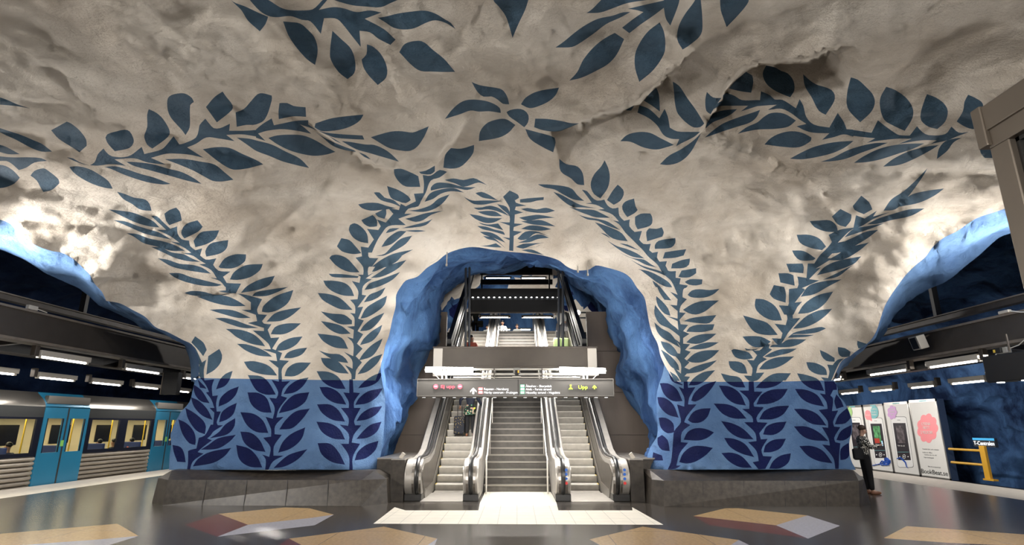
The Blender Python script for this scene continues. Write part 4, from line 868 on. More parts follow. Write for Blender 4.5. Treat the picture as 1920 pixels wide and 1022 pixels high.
# conduits and motion sensor over the sign
cb = empty('conduit_bar', (0, 15.5, 3.1), 'pale horizontal conduit bars between the two glaring tube lights', 'conduit')
for zz, r, x in ((PY(960, 700.5, 15.3).z-3.1, .035, 2.2), (PY(960, 706.5, 15.3).z-3.1, .018, 1.7), (PY(960, 692.5, 15.5).z-3.1, .03, 1.5)):
    MB().tube([(-x, 0, zz), (x, 0, zz)], r, 10).build('pipe', [WHITEP], cb, smooth=True)
for px in (926, 1017): 
    p = PY(px, 700, 15.28)-cb.location; MB().box((p.x-.012, -.06, -.12), (p.x+.012, -.03, .12)).build('clamp', [BROWN], cb)
p = PY(969, 697, 15.2)
e = empty('motion_sensor', p, 'small grey motion sensor with an orange light, centred over the direction sign', 'sensor')
MB().box((-.09, 0, -.05), (.09, .1, .1)).build('case', [mat('grey_plastic', (.3, .3, .28), .5)], e, bevel=.01)
MB().box((-.05, -.03, -.09), (.05, .05, .04)).build('lens', [BLACK], e, bevel=.015)
MB().box((.028, -.04, -.03), (.045, -.028, .03)).build('indicator', [mat('orange_indicator', (.9, .4, .02), .5, emit=(1, .4, 0), estr=2)], e)
MB().box((-.12, -.01, -.15), (.11, .08, -.12)).build('sensor_base', [WHITEP], e)

# ---------------------------------------------------------------- portal beam and the canopy frame rising over the escalators
a = PY(813, 650, 17.5); b = PY(1120, 690, 17.5)
PERF = mat('perforated_brown_metal', (.05, .042, .034), .5, .4, .1, 3, bump=.5, bscale=120, bdist=.01)
e = empty('portal_beam', (0, 17.5, b.z), 'deep brown perforated box beam hanging across the foot of the escalators', 'beam'); o = e.location
MB().box((a.x, 0, 0), (b.x, .35, a.z-b.z)).build('beam_face', [PERF], e)
MB().box((a.x-.02, -.05, a.z-b.z-.06), (b.x+.02, .4, a.z-b.z+.0)).build('top_flange', [BROWN], e, bevel=.01)
MB().box((a.x-.02, -.05, 0), (b.x+.02, .4, .05)).build('bottom_flange', [BROWN], e, bevel=.01)
for s in (a.x+.15, b.x-.15): MB().box((s-.14, -.06, -.25), (s+.14, -.01, a.z-b.z-.06)).build('end_plate', [CREAM], e, bevel=.01)
for px, py in ((873, 473), (880, 481), (1047.5, 494), (1055.5, 498)):
    p = PY(px, 648, 17.7); t = PY(px, py, 17.7)
    MB().tube([(p.x, .2, p.z-b.z-.1), (t.x, .2, t.z-b.z+.3)], .036, 8).build('hanger_rod', [mat('dark_grey_iron', (.028, .03, .034), .45, .5)], e, smooth=True)
    for k in range(3): MB().tube([(t.x, .2, t.z-b.z-.1-k*.09), (t.x, .2, t.z-b.z-.16-k*.09)], .055, 8).build('nut', [MATS['dark_grey_iron']], e)
e = empty('canopy_frame', (0, 17.9, a.z), 'black sloping ladder-like steel frame rising over the escalators', 'canopy frame'); ZC = a.z
IR = MATS['dark_grey_iron']
for sx in (-1, 1):
    xa = 2.12*sx
    MB().bar((xa, 0, .0), (xa, 15.5, 15.5*.567), .14, .62).build('side_rail', [BLACK], e)
    MB().bar((xa*.93, 0, .12), (xa*.93, 15.5, 15.5*.567+.12), .04, .05).build('inner_rail', [BROWN], e)
def crosspanel(pyt, pyb, Y, lab, m=BLACK, hw=2.05, th=.12):
    t = PY(969, pyt, Y).z; b_ = PY(969, pyb, Y).z
    MB().box((-hw, Y-17.9, b_-ZC), (hw, Y-17.9+th, t-ZC)).build(lab, [m], e)
crosspanel(562, 584, 24, 'cross_panel'); crosspanel(541, 556, 24.2, 'cross_panel'); crosspanel(584, 586.5, 23.95, 'cross_rail', BROWN)
crosspanel(556, 562, 24.15, 'lamp_strip', IR)
crosspanel(487, 511.5, 31.5, 'cross_panel'); crosspanel(511.5, 515, 31.45, 'cross_rail', BROWN); crosspanel(524, 528, 31.4, 'cross_rail', IR); crosspanel(528, 533, 31.45, 'cross_rail', BLACK)
for k in range(17):
    p = PY(886.5+k*10.0, 557.6-.1*(k > 8), 24.0); MB().box((p.x-.035, p.y-17.9, p.z-ZC-.018), (p.x+.035, p.y-17.87, p.z-ZC+.018)).build('strip_lamp', [LED], e, bevel=.01)
for px, t0, b0, YY in ((903.5, 491, 554, 30), (1030, 493, 554, 30)):
    p = PY(px, t0, YY); q = PY(px, b0, YY); MB().tube([(p.x, YY-17.9, p.z-ZC), (q.x, YY-17.9, q.z-ZC)], .04, 6).build('tie_rod', [IR], e)
n = 0
for pa, pb, py, Y, lab in ((899, 957, 594.5, 24.3, 'white tube light under the lower canopy panel, left of the middle'), (978, 1037, 594.5, 24.3, 'white tube light under the lower canopy panel, right of the middle'),
                     (909, 959, 521, 31.6, 'white tube light in the upper part of the canopy, left of the middle'), (976, 1025, 521, 31.6, 'white tube light in the upper part of the canopy, right of the middle'),
                     (932, 959, 617.5, 38, 'far white tube light above the landing parapet, left of the middle'), (970, 997, 617.5, 38, 'far white tube light above the landing parapet, right of the middle')):
    p = PY(pa, py, Y); q = PY(pb, py, Y); luminaire(lab, p, q, TUBEB if Y > 35 else TUBE, 'tube lights over the escalators', .08, .14, 'tube_light', brackets=False, housing=BROWN)
for (px, py, z, lab) in ((1084, 586, 23, 'small round lamp right of the canopy frame, the upper of two'), (1082, 596, 23, 'small round lamp right of the canopy frame, the lower of two')):
    p = PY(px, py, z); e2 = empty('wall_lamp', p, lab, 'lamp', 'small lamps beside the canopy frame')
    me_ = bpy.data.meshes.new('globe'); bm = bmesh.new(); bmesh.ops.create_uvsphere(bm, u_segments=16, v_segments=10, radius=.09); bm.to_mesh(me_); bm.free(); me_.shade_smooth(); link('globe', me_, [TUBEB], e2)
    MB().box((-.03, .0, -.03), (.5, .04, .03)).build('bracket', [IR], e2)
for px, t0, b0, lab in ((837.5, 473, 497, 'thin steel anchor rod in the rock left of the tunnel mouth'), (1102, 491, 515, 'thin steel anchor rod in the rock right of the tunnel mouth, the longer one'), (1083.5, 504, 509, 'short steel anchor rod in the rock near the right canopy hangers')):
    p = PY(px, t0, 14.2); q = PY(px, b0, 14.2); e2 = empty('anchor_rod', q, lab, 'anchor rod', 'anchor rods in the rock')
    MB().tube([(0, 0, 0), (0, 0, p.z-q.z+.1)], .016, 8).build('rod', [STEELM], e2); MB().tube([(0, 0, -.03), (0, 0, .03)], .028, 8).build('tip', [STEEL], e2)
# ---------------------------------------------------------------- girders along the platforms
GIRD = mat('brown_perforated_fascia', (.048, .040, .033), .55, .3, .12, 3, bump=.4, bscale=90, bdist=.01)
FLG = mat('dusty_beam_flange', (.16, .135, .11), .6, .2, .15, 5)
def girder(sx, X, z0, z1, z2, z3, label):
    e = empty('platform_girder', (X, 4, z0), label, 'girder', 'girders along the platforms')
    MB().box((0, -2, .06), (sx*.3, 30, z1-z0-.05)).build('fascia', [GIRD], e)
    MB().box((-sx*.05, -2, 0), (sx*.36, 30, .06)).build('bottom_flange', [FLG], e)
    MB().box((-sx*.05, -2, z1-z0-.05), (sx*.36, 30, z1-z0)).build('top_flange', [FLG], e)
    MB().box((sx*.45, -2, z2-z0), (sx*.65, 30, z3-z0-.03)).build('upper_beam', [BROWN], e)
    MB().box((sx*.42, -2, z3-z0-.03), (sx*.68, 30, z3-z0)).build('upper_flange', [FLG], e)
    MB().box((sx*2.2, -2, .02), (sx*2.45, 30, .35)).box((sx*2.1, -2, .0), (sx*2.5, 30, .03), 1).build('outer_beam', [BLACK, BROWN], e)
    for y in range(-1, 30, 5):
        MB().bar((sx*.3, y, .12), (sx*2.3, y+.9, .12), .12, .18).build('cross_beam', [BROWN], e)
    for y in (1.2, 10.8, 15.6, 24):
        MB().box((sx*.48, y-.06, z3-z0), (sx*.62, y+.06, z3-z0+2.2)).build('hanger', [BLACK], e)
    return e
zl0 = PX(0, 633, -11).z; zl1 = PX(0, 568, -11).z; zl2 = PX(0, 562, -11.6).z; zl3 = PX(0, 549, -11.6).z
gl = girder(-1, -11, zl0, zl1, zl2, zl3, 'brown perforated steel girder above the left platform and the train')
zr0 = PX(1916, 641, 10.5).z; zr1 = PX(1905, 584, 10.5).z; zr3 = PX(1900, 558, 11.1).z
gr = girder(1, 10.5, zr0, zr1, zr3-.16, zr3, 'brown perforated steel girder above the right platform')
# ---------------------------------------------------------------- their tube lights
def fix(label, a, b, X, grp, z=None):
    p = PX(*a, X); q = PX(*b, X); zz = (p.z+q.z)/2; p.z = q.z = zz
    if p.y > q.y: p, q = q, p
    luminaire(label, p, q, TUBE, grp, .13, .17)
fix('tube light under the left girder, nearest and largest of its row', (70, 668), (165, 679), -11.1, 'tube lights under the left girder')
fix('tube light under the left girder, second of its row between the largest and the pillar', (231, 690), (300, 699), -11.1, 'tube lights under the left girder')
fix('tube light under the left girder, partly hidden by the blue pillar', (345, 708), (385, 712), -11.1, 'tube lights under the left girder')
for a, b, lab in (((-40, 694), (30, 701), 'tube light over the train cut by the left edge of the view'), ((68, 706), (140, 713), 'tube light over the first blue train doors'),
                  ((169, 715.5), (227, 722), 'tube light over the train window right of the first doors'), ((250, 723), (297, 728.5), 'tube light over the train just left of the hanging display'),
                  ((330, 732), (355, 735), 'smallest tube light over the train, right of the hanging display')):
    fix(lab, a, b, -13.3, 'tube lights over the train')
fix('tube light under the right girder, nearest and largest of its row', (1741, 687), (1840, 675), 10.6, 'tube lights under the right girder')
fix('tube light under the right girder, second of its row', (1630, 702), (1704, 692), 10.6, 'tube lights under the right girder')
fix('tube light under the right girder, partly hidden by the blue pillar', (1545, 714), (1580, 709.5), 10.6, 'tube lights under the right girder')
for a, b, lab in (((1783, 719.5), (1851, 711.5), 'tube light over the right track, just left of the black display'), ((1707, 727), (1755, 721.5), 'tube light over the right track above the two right-hand posters'),
                  ((1633, 733.5), (1676, 728.5), 'tube light over the right track above the man with a phone'), ((1577, 738.5), (1612, 734), 'smallest tube light over the right track, next to the pillar')):
    fix(lab, a, b, 12.9, 'tube lights over the right track')
# junction boxes, speaker, displays
GREYP = MATS['grey_plastic']
def pbox(name, label, cat, a, b, X, d, m, bev=.01, extra=None):
    p = PX(*a, X); q = PX(*b, X); c = (p+q)/2
    e = empty(name, c, label, cat)
    h = abs(p.z-q.z)/2; w = abs(p.y-q.y)/2
    MB().box((-d/2, -w, -h), (d/2, w, h)).build('case', [m], e, bevel=bev)
    return e, w, h
e, w, h = pbox('junction_box', 'small white junction box on top of the left girder', 'junction box', (52, 571), (68, 583), -11.0, .08, CREAM)
MB().tube([(0, w, 0), (0, w+.3, -.03)], .012, 6).build('cable', [WHITEP], e)
e, w, h = pbox('junction_box', 'small grey junction box on top of the right girder', 'junction box', (1875, 590), (1893, 580), 10.45, .08, CREAM)
MB().tube([(0, -w, 0), (0, -w-.25, -.08), (0, -w-.5, -.12)], .012, 6).build('cable', [WHITEP], e)
e, w, h = pbox('cable_box', 'grey box with a black and yellow plug hanging below the right girder', 'junction box', (1874, 664), (1891, 650), 10.3, .1, GREYP)
MB().box((-.09, -.02, -.05), (-.04, w+.03, .06)).build('plug', [BLACK], e, bevel=.01); MB().box((-.1, w-.02, -.03), (-.085, w+.03, .03)).build('yellow_band', [YEL], e)
MB().tube([(0, w, 0), (0, w+.15, -.1), (0, w+.4, -.28), (0, w+.48, -.42)], .01, 6).build('cable', [WHITEP], e)
MB().tube([(0, -w, .02), (0, -w-.25, .06), (0, -w-.4, .14)], .01, 6).build('cable', [WHITEP], e)
e = empty('loudspeaker', PX(1723, 642, 10.2), 'small grey box loudspeaker tilted on the face of the right girder', 'loudspeaker')
m = MB().box((-.12, -.16, -.17), (.1, .16, .17)).build('case', [CREAM], e, bevel=.015); m.rotation_euler = (0, -.25, 0)
g_ = MB().box((-.135, -.11, -.14), (-.115, .11, .14)).build('grille', [BLACK], e); g_.rotation_euler = (0, -.25, 0)
MB().bar((.1, 0, .1), (.3, 0, .2), .04, .04).build('bracket', [BROWN], e)
# black display hanging on the right
p = PX(1850, 672, 10.1); q = PX(1862, 718, 10.1)
e = empty('platform_display', (10.1, (p.y+q.y)/2-1.2, q.z), 'large black display box hanging over the right platform, seen edge on', 'display')
MB().box((-.12, -2.2, 0), (.18, 1.2, .55)).build('case', [BLACK], e, bevel=.02)
for y in (.95, .35, -.25, -.85): MB().box((-.08, y-.05, -.02), (.02, y+.05, .0)).build('edge_lamp', [LED], e, bevel=.008)
MB().tube([(0, .6, .6), (0, .6, .95)], .02, 6).build('hanger', [BROWN], e)
p = PX(313, 697, -11.3); q = PX(331, 741, -11.3); 
e = empty('platform_display', ((p.x+q.x)/2, (p.y+q.y)/2, q.z), 'narrow black display box hanging over the left platform in front of the train', 'display')
MB().box((-.25, -.12, 0), (.25, .12, p.z-q.z)).build('case', [BLACK], e, bevel=.01)
MB().box((-.27, -.13, 0), (-.24, .13, p.z-q.z)).build('side_trim', [FLG], e)
# ---------------------------------------------------------------- train
XT = -14.38
BL_ = mat('train_door_blue', (.022, .185, .33), .3, .1, .04, 2); CORR = mat('corrugated_train_steel', (.40, .36, .31), .36, .85, .05, 2)
TDK = mat('train_dark_band', (.010, .012, .022), .22); TGR = mat('train_grey_band', (.05, .053, .055), .35, .4); TRF = mat('train_roof_steel', (.36, .34, .31), .28, .9)
TIN = mat('train_interior_panel', (.66, .56, .38), .6); GLASS = bpy.data.materials.new('window_glass'); GLASS.use_nodes = True
_nt = GLASS.node_tree; _nt.nodes.clear()
_o = _nt.nodes.new('ShaderNodeOutputMaterial'); _m = _nt.nodes.new('ShaderNodeMixShader'); _t = _nt.nodes.new('ShaderNodeBsdfTransparent'); _g = _nt.nodes.new('ShaderNodeBsdfGlossy'); _f = _nt.nodes.new('ShaderNodeFresnel')
_g.inputs['Roughness'].default_value = .03; _f.inputs[0].default_value = 1.45; _t.inputs[0].default_value = (.85, .87, .85, 1)
_ge = _nt.nodes.new('ShaderNodeNewGeometry'); _mm = _nt.nodes.new('ShaderNodeMath'); _mm.operation = 'SUBTRACT'; _mm.use_clamp = True; _nt.links.new(_f.outputs[0], _mm.inputs[0]); _nt.links.new(_ge.outputs['Backfacing'], _mm.inputs[1]); _nt.links.new(_mm.outputs[0], _m.inputs[0]); _nt.links.new(_t.outputs[0], _m.inputs[1]); _nt.links.new(_g.outputs[0], _m.inputs[2]); _nt.links.new(_m.outputs[0], _o.inputs[0])
TZ = dict(w0=PX(0, 861, XT).z, w1=PX(0, 781, XT).z, g1=PX(0, 759, XT).z, top=PX(0, 730, XT-.25).z)
T = empty('train', (XT, 20, 0), 'silver metro train with blue double doors standing at the left platform', 'train')
def ty(px, py): return PX(px, py, XT).y
doors = [(ty(72, 830), ty(157, 830)), (ty(287, 810), ty(337, 810))]
dl = doors[1][0]-doors[0][0]; dw = doors[0][1]-doors[0][0]
alld = [doors[0][0]+k*dl for k in range(-1, 5)]
spans = []; prev = 6.0
for d in alld:
    if d > prev: spans.append((prev, d))
    prev = d+dw
spans.append((prev, 55.0))
print('DOORS', doors, 'dl', dl, 'dw', dw, TZ)
def lt(x, y, z): return (x-XT, y-20, z)
for s0, s1 in spans:
    m = MB(); n = 8; zb = -.25
    for k in range(n):
        z0 = zb+(TZ['w0']-zb)*k/n; z1 = zb+(TZ['w0']-zb)*(k+1)/n; zm = (z0+z1)/2
        m.prism([(-.12, z0+.005), (-.055, z0+.005), (-.01, z0+.035), (.0, zm+.01), (-.01, z1-.02), (-.055, z1-.005), (-.12, z1-.005), (-.15, z1), (-.15, z0)], 1, s0-20, s1-20)
    m.build('corrugated_panel', [CORR], T)
    # windows between the doors
    L = s1-s0; nw = max(1, round(L/1.75)); ww = L/nw; m = MB(); wins = []
    for k in range(nw):
        a = s0+k*ww+.22; b = s0+(k+1)*ww-.22; wins.append((a, b))
    zA = TZ['w0']+.12; zB = TZ['w1']-.06; cur = s0
    m.box(lt(XT-.06, s0, TZ['w0']), lt(XT, s1, zA)).box(lt(XT-.06, s0, zB), lt(XT, s1, TZ['w1']))
    for a, b in wins: m.box(lt(XT-.06, cur, zA), lt(XT, a, zB)); cur = b
    m.box(lt(XT-.06, cur, zA), lt(XT, s1, zB))
    band = m.build('window_band', [TDK], T)
    for a, b in wins: MB().box(lt(XT-.04, a, zA), lt(XT-.03, b, zB)).build('window_pane', [GLASS], T)
    MB().box(lt(XT-.08, s0, TZ['w1']), lt(XT+.0, s1, TZ['g1'])).build('grey_band', [TGR], T)
for d in alld:
    dr = MB().box(lt(XT-.10, d, TZ['g1']), lt(XT+.01, d+dw, TZ['g1']+.02)).build('door_head', [BL_], T)
    for k in range(2):
        a = d+k*dw/2; b = a+dw/2; zA = TZ['w0']+.10; zB = TZ['w1']-.03; g1 = a+.14; g2 = b-.14
        m = MB().box(lt(XT-.05, a+.008, -.25), lt(XT+.02, b-.008, zA)).box(lt(XT-.05, a+.008, zB), lt(XT+.02, b-.008, TZ['g1']-.02)).box(lt(XT-.05, a+.008, zA), lt(XT+.02, g1, zB)).box(lt(XT-.05, g2, zA), lt(XT+.02, b-.008, zB))
        dd = m.build('door', [BL_], T)
        MB().box(lt(XT-.02, g1, zA), lt(XT-.01, g2, zB)).build('door_window', [GLASS], dd)
        for (p1, p2) in ((g1, g1+.03), (g2-.03, g2)): MB().box(lt(XT-.0, p1, zA), lt(XT+.024, p2, zB)).build('window_seal', [TDK], dd)
    MB().box(lt(XT+.02, d+dw/2-.03, -.25), lt(XT+.026, d+dw/2+.03, TZ['g1']-.02)).build('door_seam', [TGR], T)
    MB().box(lt(XT+.02, d+dw/2-.10, 1.1), lt(XT+.03, d+dw/2+.02, 1.28)).build('door_button', [mat('green_sticker', (.2, .5, .1), .5)], T)
# rounded cornice and roof
pr = [(0, TZ['g1']), (-.04, TZ['g1']+.12), (-.14, TZ['g1']+.25), (-.30, TZ['top']-.05), (-.34, TZ['top'])]
outl = pr+[(-2.6, TZ['top']+.1), (-2.7, TZ['g1']), (-2.6, TZ['g1']+.05), (-.3, TZ['g1'])]
for s0, s1 in spans: MB().prism(outl, 1, s0-20, s1-20, 0).build('roof_panel', [TRF], T, smooth=True)
for d in alld:
    MB().prism(outl, 1, d-20, d+dw-20).build('door_cornice', [BL_], T, smooth=True)
    MB().box(lt(XT-.12, d+.05, TZ['g1']+.10), lt(XT+.0, d+dw-.05, TZ['top']-.10)).build('cornice_panel', [TRF], T)
# inside
MB().box(lt(XT-2.6, 6, -.05), lt(XT-.1, 55, .0)).build('cabin_floor', [TGR], T)
m = MB().box(lt(XT-2.65, 6, 0), lt(XT-2.55, 55, 2.2)); m.build('cabin_wall', [TIN], T)
for k in range(14):
    MB().box(lt(XT-2.55, 7.5+k*2.3, 1.1), lt(XT-2.52, 8.4+k*2.3, 1.75)).build('far_window', [TDK], T)
MB().box(lt(XT-2.6, 6, 2.12), lt(XT-.1, 55, 2.18)).build('cabin_ceiling', [WHITEP], T)
CABL = mat('cabin_light_strip', (1, 1, .9), .5, emit=(1, .9, .65), estr=5)
MB().box(lt(XT-1.6, 6, 2.08), lt(XT-1.1, 55, 2.12)).build('cabin_lamp', [CABL], T)
SEAT = mat('blue_seat_fabric', (.03, .05, .16), .8); POLE = mat('yellow_pole_paint', (.65, .42, .03), .4)
random.seed(2)
for k, y in enumerate(range(8, 34, 2)):
    y += .35
    m = MB().box(lt(XT-.95, y, .4), lt(XT-.15, y+.5, .5)).box(lt(XT-.95, y+.42, .4), lt(XT-.15, y+.52, 1.12)); m.build('seat', [SEAT], T, bevel=.03)
    MB().tube([lt(XT-1.2, y+.2, 0), lt(XT-1.2, y+.2, 2.1)], .022, 8).build('pole', [POLE], T)
for y in (10, 16, 22, 28): area('train_cabin_lamp', (XT-1.3, y, 2.0), 5, 60, (0, 0, math.pi/2), (1, .84, .55), .3)
# ---------------------------------------------------------------- the far side of the right-hand track: lit posters
XA = 16.8
ADW = mat('backlit_poster', (.66, .645, .61), .5, emit=(1, .97, .92), estr=.12); ADF = mat('poster_frame_metal', (.55, .53, .50), .35, .8)
PINK = mat('poster_pink', (.85, .28, .30), .5, emit=(1, .3, .33), estr=.15); LIL = mat('poster_lilac', (.6, .35, .62), .5, emit=(.7, .4, .7), estr=.1)
TEAL = mat('poster_teal', (.2, .5, .52), .5); LIME = mat('poster_green', (.4, .62, .25), .5); PHN = mat('poster_phone_white', (.74, .73, .71), .5, emit=(1, 1, .97), estr=.12)
SCR = mat('poster_screen_dark', (.035, .03, .038), .5); INK = mat('black_print', (.02, .02, .02), .5); BLUEP = mat('blue_print', (.02, .1, .5), .5); GREYI = mat('grey_print', (.2, .2, .2), .5)
PICA = mat('poster_picture_dark', (.12, .10, .11), .5, var=.8, vscale=6); PICB = mat('poster_picture_green', (.10, .32, .13), .5, var=.9, vscale=5)
REDP = mat('red_print', (.5, .06, .04), .5)
def adpiece(name, pts, m, parent, off, org, lay=.006):
    P = [PX(a, b, XA) for a, b in pts]
    MB().prism([(p.y-org.y, p.z-org.z) for p in P], 0, -off-lay, -off).build(name, [m], parent)
def adbox(name, x, y0, y1, w, m, par, org, off): pass
def adtext(body, px, py, hpx, m, par, org, wpx=None, align='LEFT', bold=.0, name='print'):
    p = PX(px, py, XA); k = abs((PX(px, py-hpx, XA)-p).z)
    o = text(name, body, (-.052 if m == ADW else -.030, p.y-org.y, p.z-org.z), k/.7, m, par, rot=(math.pi/2, 0, -math.pi/2), align=align, depth=.002, bold=bold)
    if wpx:
        bpy.context.view_layer.update(); w = max(o.dimensions.x, .001); t = abs(PX(px+wpx/2, py, XA).y-PX(px-wpx/2, py, XA).y); o.scale = (t/w, 1, 1)
    return o
def flower(cx, cy, rx, ry, lobes, amp, n=60, skew=0.):
    return [(cx+rx*(1-amp+amp*abs(math.cos(lobes*a/2)))*math.cos(a)+skew*ry*math.sin(a), cy+ry*(1-amp+amp*abs(math.cos(lobes*a/2)))*math.sin(a)) for a in [2*math.pi*i/n for i in range(n)]]
def board(tl, tr, br, bl, label):
    P = [PX(*q, XA) for q in (tl, tr, br, bl)]; y1 = (P[0].y+P[3].y)/2; y0 = (P[1].y+P[2].y)/2; z1 = 3.27; z0 = PX(*br, XA).z+.02
    z1 = PX(*tr, XA).z; z0 = -.33
    c = Vector((XA, (y0+y1)/2, z0)); e = empty('poster_lightbox', c, label, 'poster', 'lit posters across the right-hand track')
    w = (y1-y0)/2
    MB().box((0, -w, 0), (.28, w, z1-z0)).build('case', [mat('dark_blue_case', (.03, .05, .10), .5)], e)
    MB().box((-.02, -w+.05, .05), (0, w-.05, z1-z0-.05)).build('poster_face', [ADW], e)
    m = MB()
    for a, b in (((-.03, -w, 0), (0, -w+.05, z1-z0)), ((-.03, w-.05, 0), (0, w, z1-z0)), ((-.03, -w, 0), (0, w, .07)), ((-.03, -w, z1-z0-.1), (0, w, z1-z0))): m.box(a, b)
    m.build('frame', [ADF], e)
    MB().box((-.035, -w*.35, z1-z0-.08), (-.03, w*.2, z1-z0-.03)).build('operator_plate', [TEAL], e)
    return e, c
e, c = board((1705.5, 752), (1757, 747.5), (1783, 901), (1727, 893), 'rightmost lit poster, with one big pink blossom shape and black lettering')
adpiece('blossom', flower(1740.2, 803, 20, 28, 9, .14, 90), PINK, e, .022, c)
for k, (s, y, w) in enumerate((('LYSSNA', 797.5, 16), ('FRITT', 805, 12), ('2 VECKOR!', 813.5, 22))): adtext(s, 1739+k*.6, y, 5.6, ADW, e, c, w, 'CENTER', .0)
adtext('Tusentals ljud- och e-böcker', 1746, 843.5, 2.0, GREYI, e, c, 31, 'CENTER'); adtext('Ladda ner offline', 1740, 849.5, 2.0, GREYI, e, c, 18, 'CENTER'); adtext('Lyssna när du vill', 1746, 854, 2.0, GREYI, e, c, 22, 'CENTER'); adtext('Ingen bindningstid', 1743, 859, 2.0, GREYI, e, c, 18, 'CENTER')
adtext('Börja din provperiod på', 1753, 876.5, 2.0, GREYI, e, c, 23, 'CENTER'); adtext('BookBeat.se', 1753.5, 889.5, 8.2, INK, e, c, 48, 'CENTER', .0)
def phone(e, c, l, r, t, b, sl_, scr, pic):
    # l,r: phone sides at its top; sl_: shift of x from top to bottom
    def q(u, v): return (l+(r-l)*u+sl_*v, t+(b-t)*v)
    rr = [(0.12, 0), (.88, 0), (.97, .015), (1, .05), (1, .95), (.97, .985), (.88, 1), (.12, 1), (.03, .985), (0, .95), (0, .05), (.03, .015)]
    adpiece('phone_outline', [q(-.02+u*1.04, -.01+v*1.02) for u, v in rr], GREYI, e, .0205, c, .001)
    adpiece('phone_body', [q(u, v) for u, v in rr], PHN, e, .022, c)
    adpiece('screen', [q(*k) for k in ((.1, .12), (.9, .12), (.9, .86), (.1, .86))], SCR, e, .028, c)
    adpiece('picture', [q(*k) for k in ((.26, .17), (.74, .17), (.74, .52), (.26, .52))], pic, e, .034, c)
    a = q(.5, .79); n = 24
    adpiece('play_ring', [(a[0]+3.0*math.cos(2*math.pi*i/n), a[1]+4.2*math.sin(2*math.pi*i/n)) for i in range(n)], PHN, e, .034, c, .003)
    adpiece('play_disc', [(a[0]+2.3*math.cos(2*math.pi*i/n), a[1]+3.4*math.sin(2*math.pi*i/n)) for i in range(n)], SCR, e, .037, c, .003)
    adpiece('play_arrow', [(a[0]-.8, a[1]-1.6), (a[0]+1.5, a[1]+.1), (a[0]-.8, a[1]+1.7)], PHN, e, .04, c, .002)
    for u in (.22, .76):
        a2 = q(u, .79); adpiece('skip_mark', [(a2[0]-1, a2[1]-1), (a2[0]+1, a2[1]-.8), (a2[0]+1, a2[1]+1), (a2[0]-1, a2[1]+1)], PHN, e, .034, c, .002)
    adpiece('progress_bar', [q(*k) for k in ((.13, .695), (.87, .695), (.87, .702), (.13, .702))], TEAL, e, .034, c, .002)
    adpiece('speaker_slot', [q(*k) for k in ((.4, .055), (.6, .055), (.6, .065), (.4, .065))], GREYI, e, .028, c, .002)
e, c = board((1658, 756.5), (1704, 752.5), (1725.5, 892), (1677, 885), 'lit poster with a lilac flower shape above a big phone, second from the right')
phone(e, c, 1671, 1700, 782, 876, 14, None, PICA)
adpiece('blossom', flower(1674.5, 773.5, 9, 13.5, 7, .2, 84), LIL, e, .042, c)
for s, y in (('LYSSNA', 769), ('PÅ BÖCKER', 774), ('NU!', 779)): adtext(s, 1675, y, 2.8, ADW, e, c, 9 if len(s) > 3 else 4, 'CENTER')
adtext('Vart du vill', 1692, 837, 2.5, ADW, e, c, 13, 'CENTER')
adpiece('scribble', [(1683, 861), (1690, 859), (1699, 868), (1701, 875), (1705, 878.5), (1702.5, 874), (1700.5, 866), (1691, 857), (1684, 859)], BLUEP, e, .048, c)
e, c = board((1617, 759.5), (1657, 757), (1676, 885), (1637, 878), 'lit poster with pink and teal speech bubbles above a phone, behind the man\'s raised hands')
phone(e, c, 1629, 1655, 784, 871, 13, None, PICB)
adpiece('pink_bubble', [(1624, 772), (1627, 769), (1631, 770), (1634, 775), (1635.5, 783), (1636.5, 790), (1632, 787.5), (1627, 787), (1623.5, 781)], PINK, e, .042, c)
adpiece('teal_bubble', [(1634.5, 769), (1637, 762.5), (1641, 761), (1645.5, 763), (1648.5, 771), (1648, 780), (1644, 784), (1638, 785), (1636, 782)], TEAL, e, .042, c)
for s, y in (('LYSSNA', 768.5), ('DU HELA', 774), ('TIDEN', 779)): adtext(s, 1641, y, 2.8, ADW, e, c, 9, 'CENTER')
adtext('NYHET!', 1629.5, 780, 2.8, ADW, e, c, 8, 'CENTER'); adtext('Vildsvin', 1648, 835, 2.5, ADW, e, c, 8, 'CENTER')
adpiece('red_caption', [(1641, 822), (1650.5, 822), (1652, 831), (1643, 831)], REDP, e, .042, c)
m = MB(); random.seed(5)
for k in range(7):
    cx, cy_ = 1661+random.uniform(-6, 6), 866+random.uniform(-4, 4); pts = []
    for i in range(9):
        an = 2*math.pi*i/8+k; p = PX(cx+5*math.cos(an)*random.uniform(.6, 1.2), cy_+4*math.sin(an)*random.uniform(.6, 1.2), XA)-c; pts.append((-.05, p.y, p.z))
    m.tube(pts, .025, 5)
pa = PX(1638, 873, XA)-c; pb = PX(1660, 868, XA)-c; m.tube([(-.05, pa.y, pa.z), (-.05, pb.y, pb.z)], .02, 5)
m.build('blue_scribble', [BLUEP], e)
e, c = board((1577, 762), (1616, 759.5), (1635, 877), (1596, 868), 'lit poster with a green bubble, half hidden by the pillar and the man')
phone(e, c, 1590, 1614, 783, 862, 12, None, PICA)
adpiece('green_bubble', flower(1594, 774, 5.5, 11, 5, .08, 40), LIME, e, .042, c)
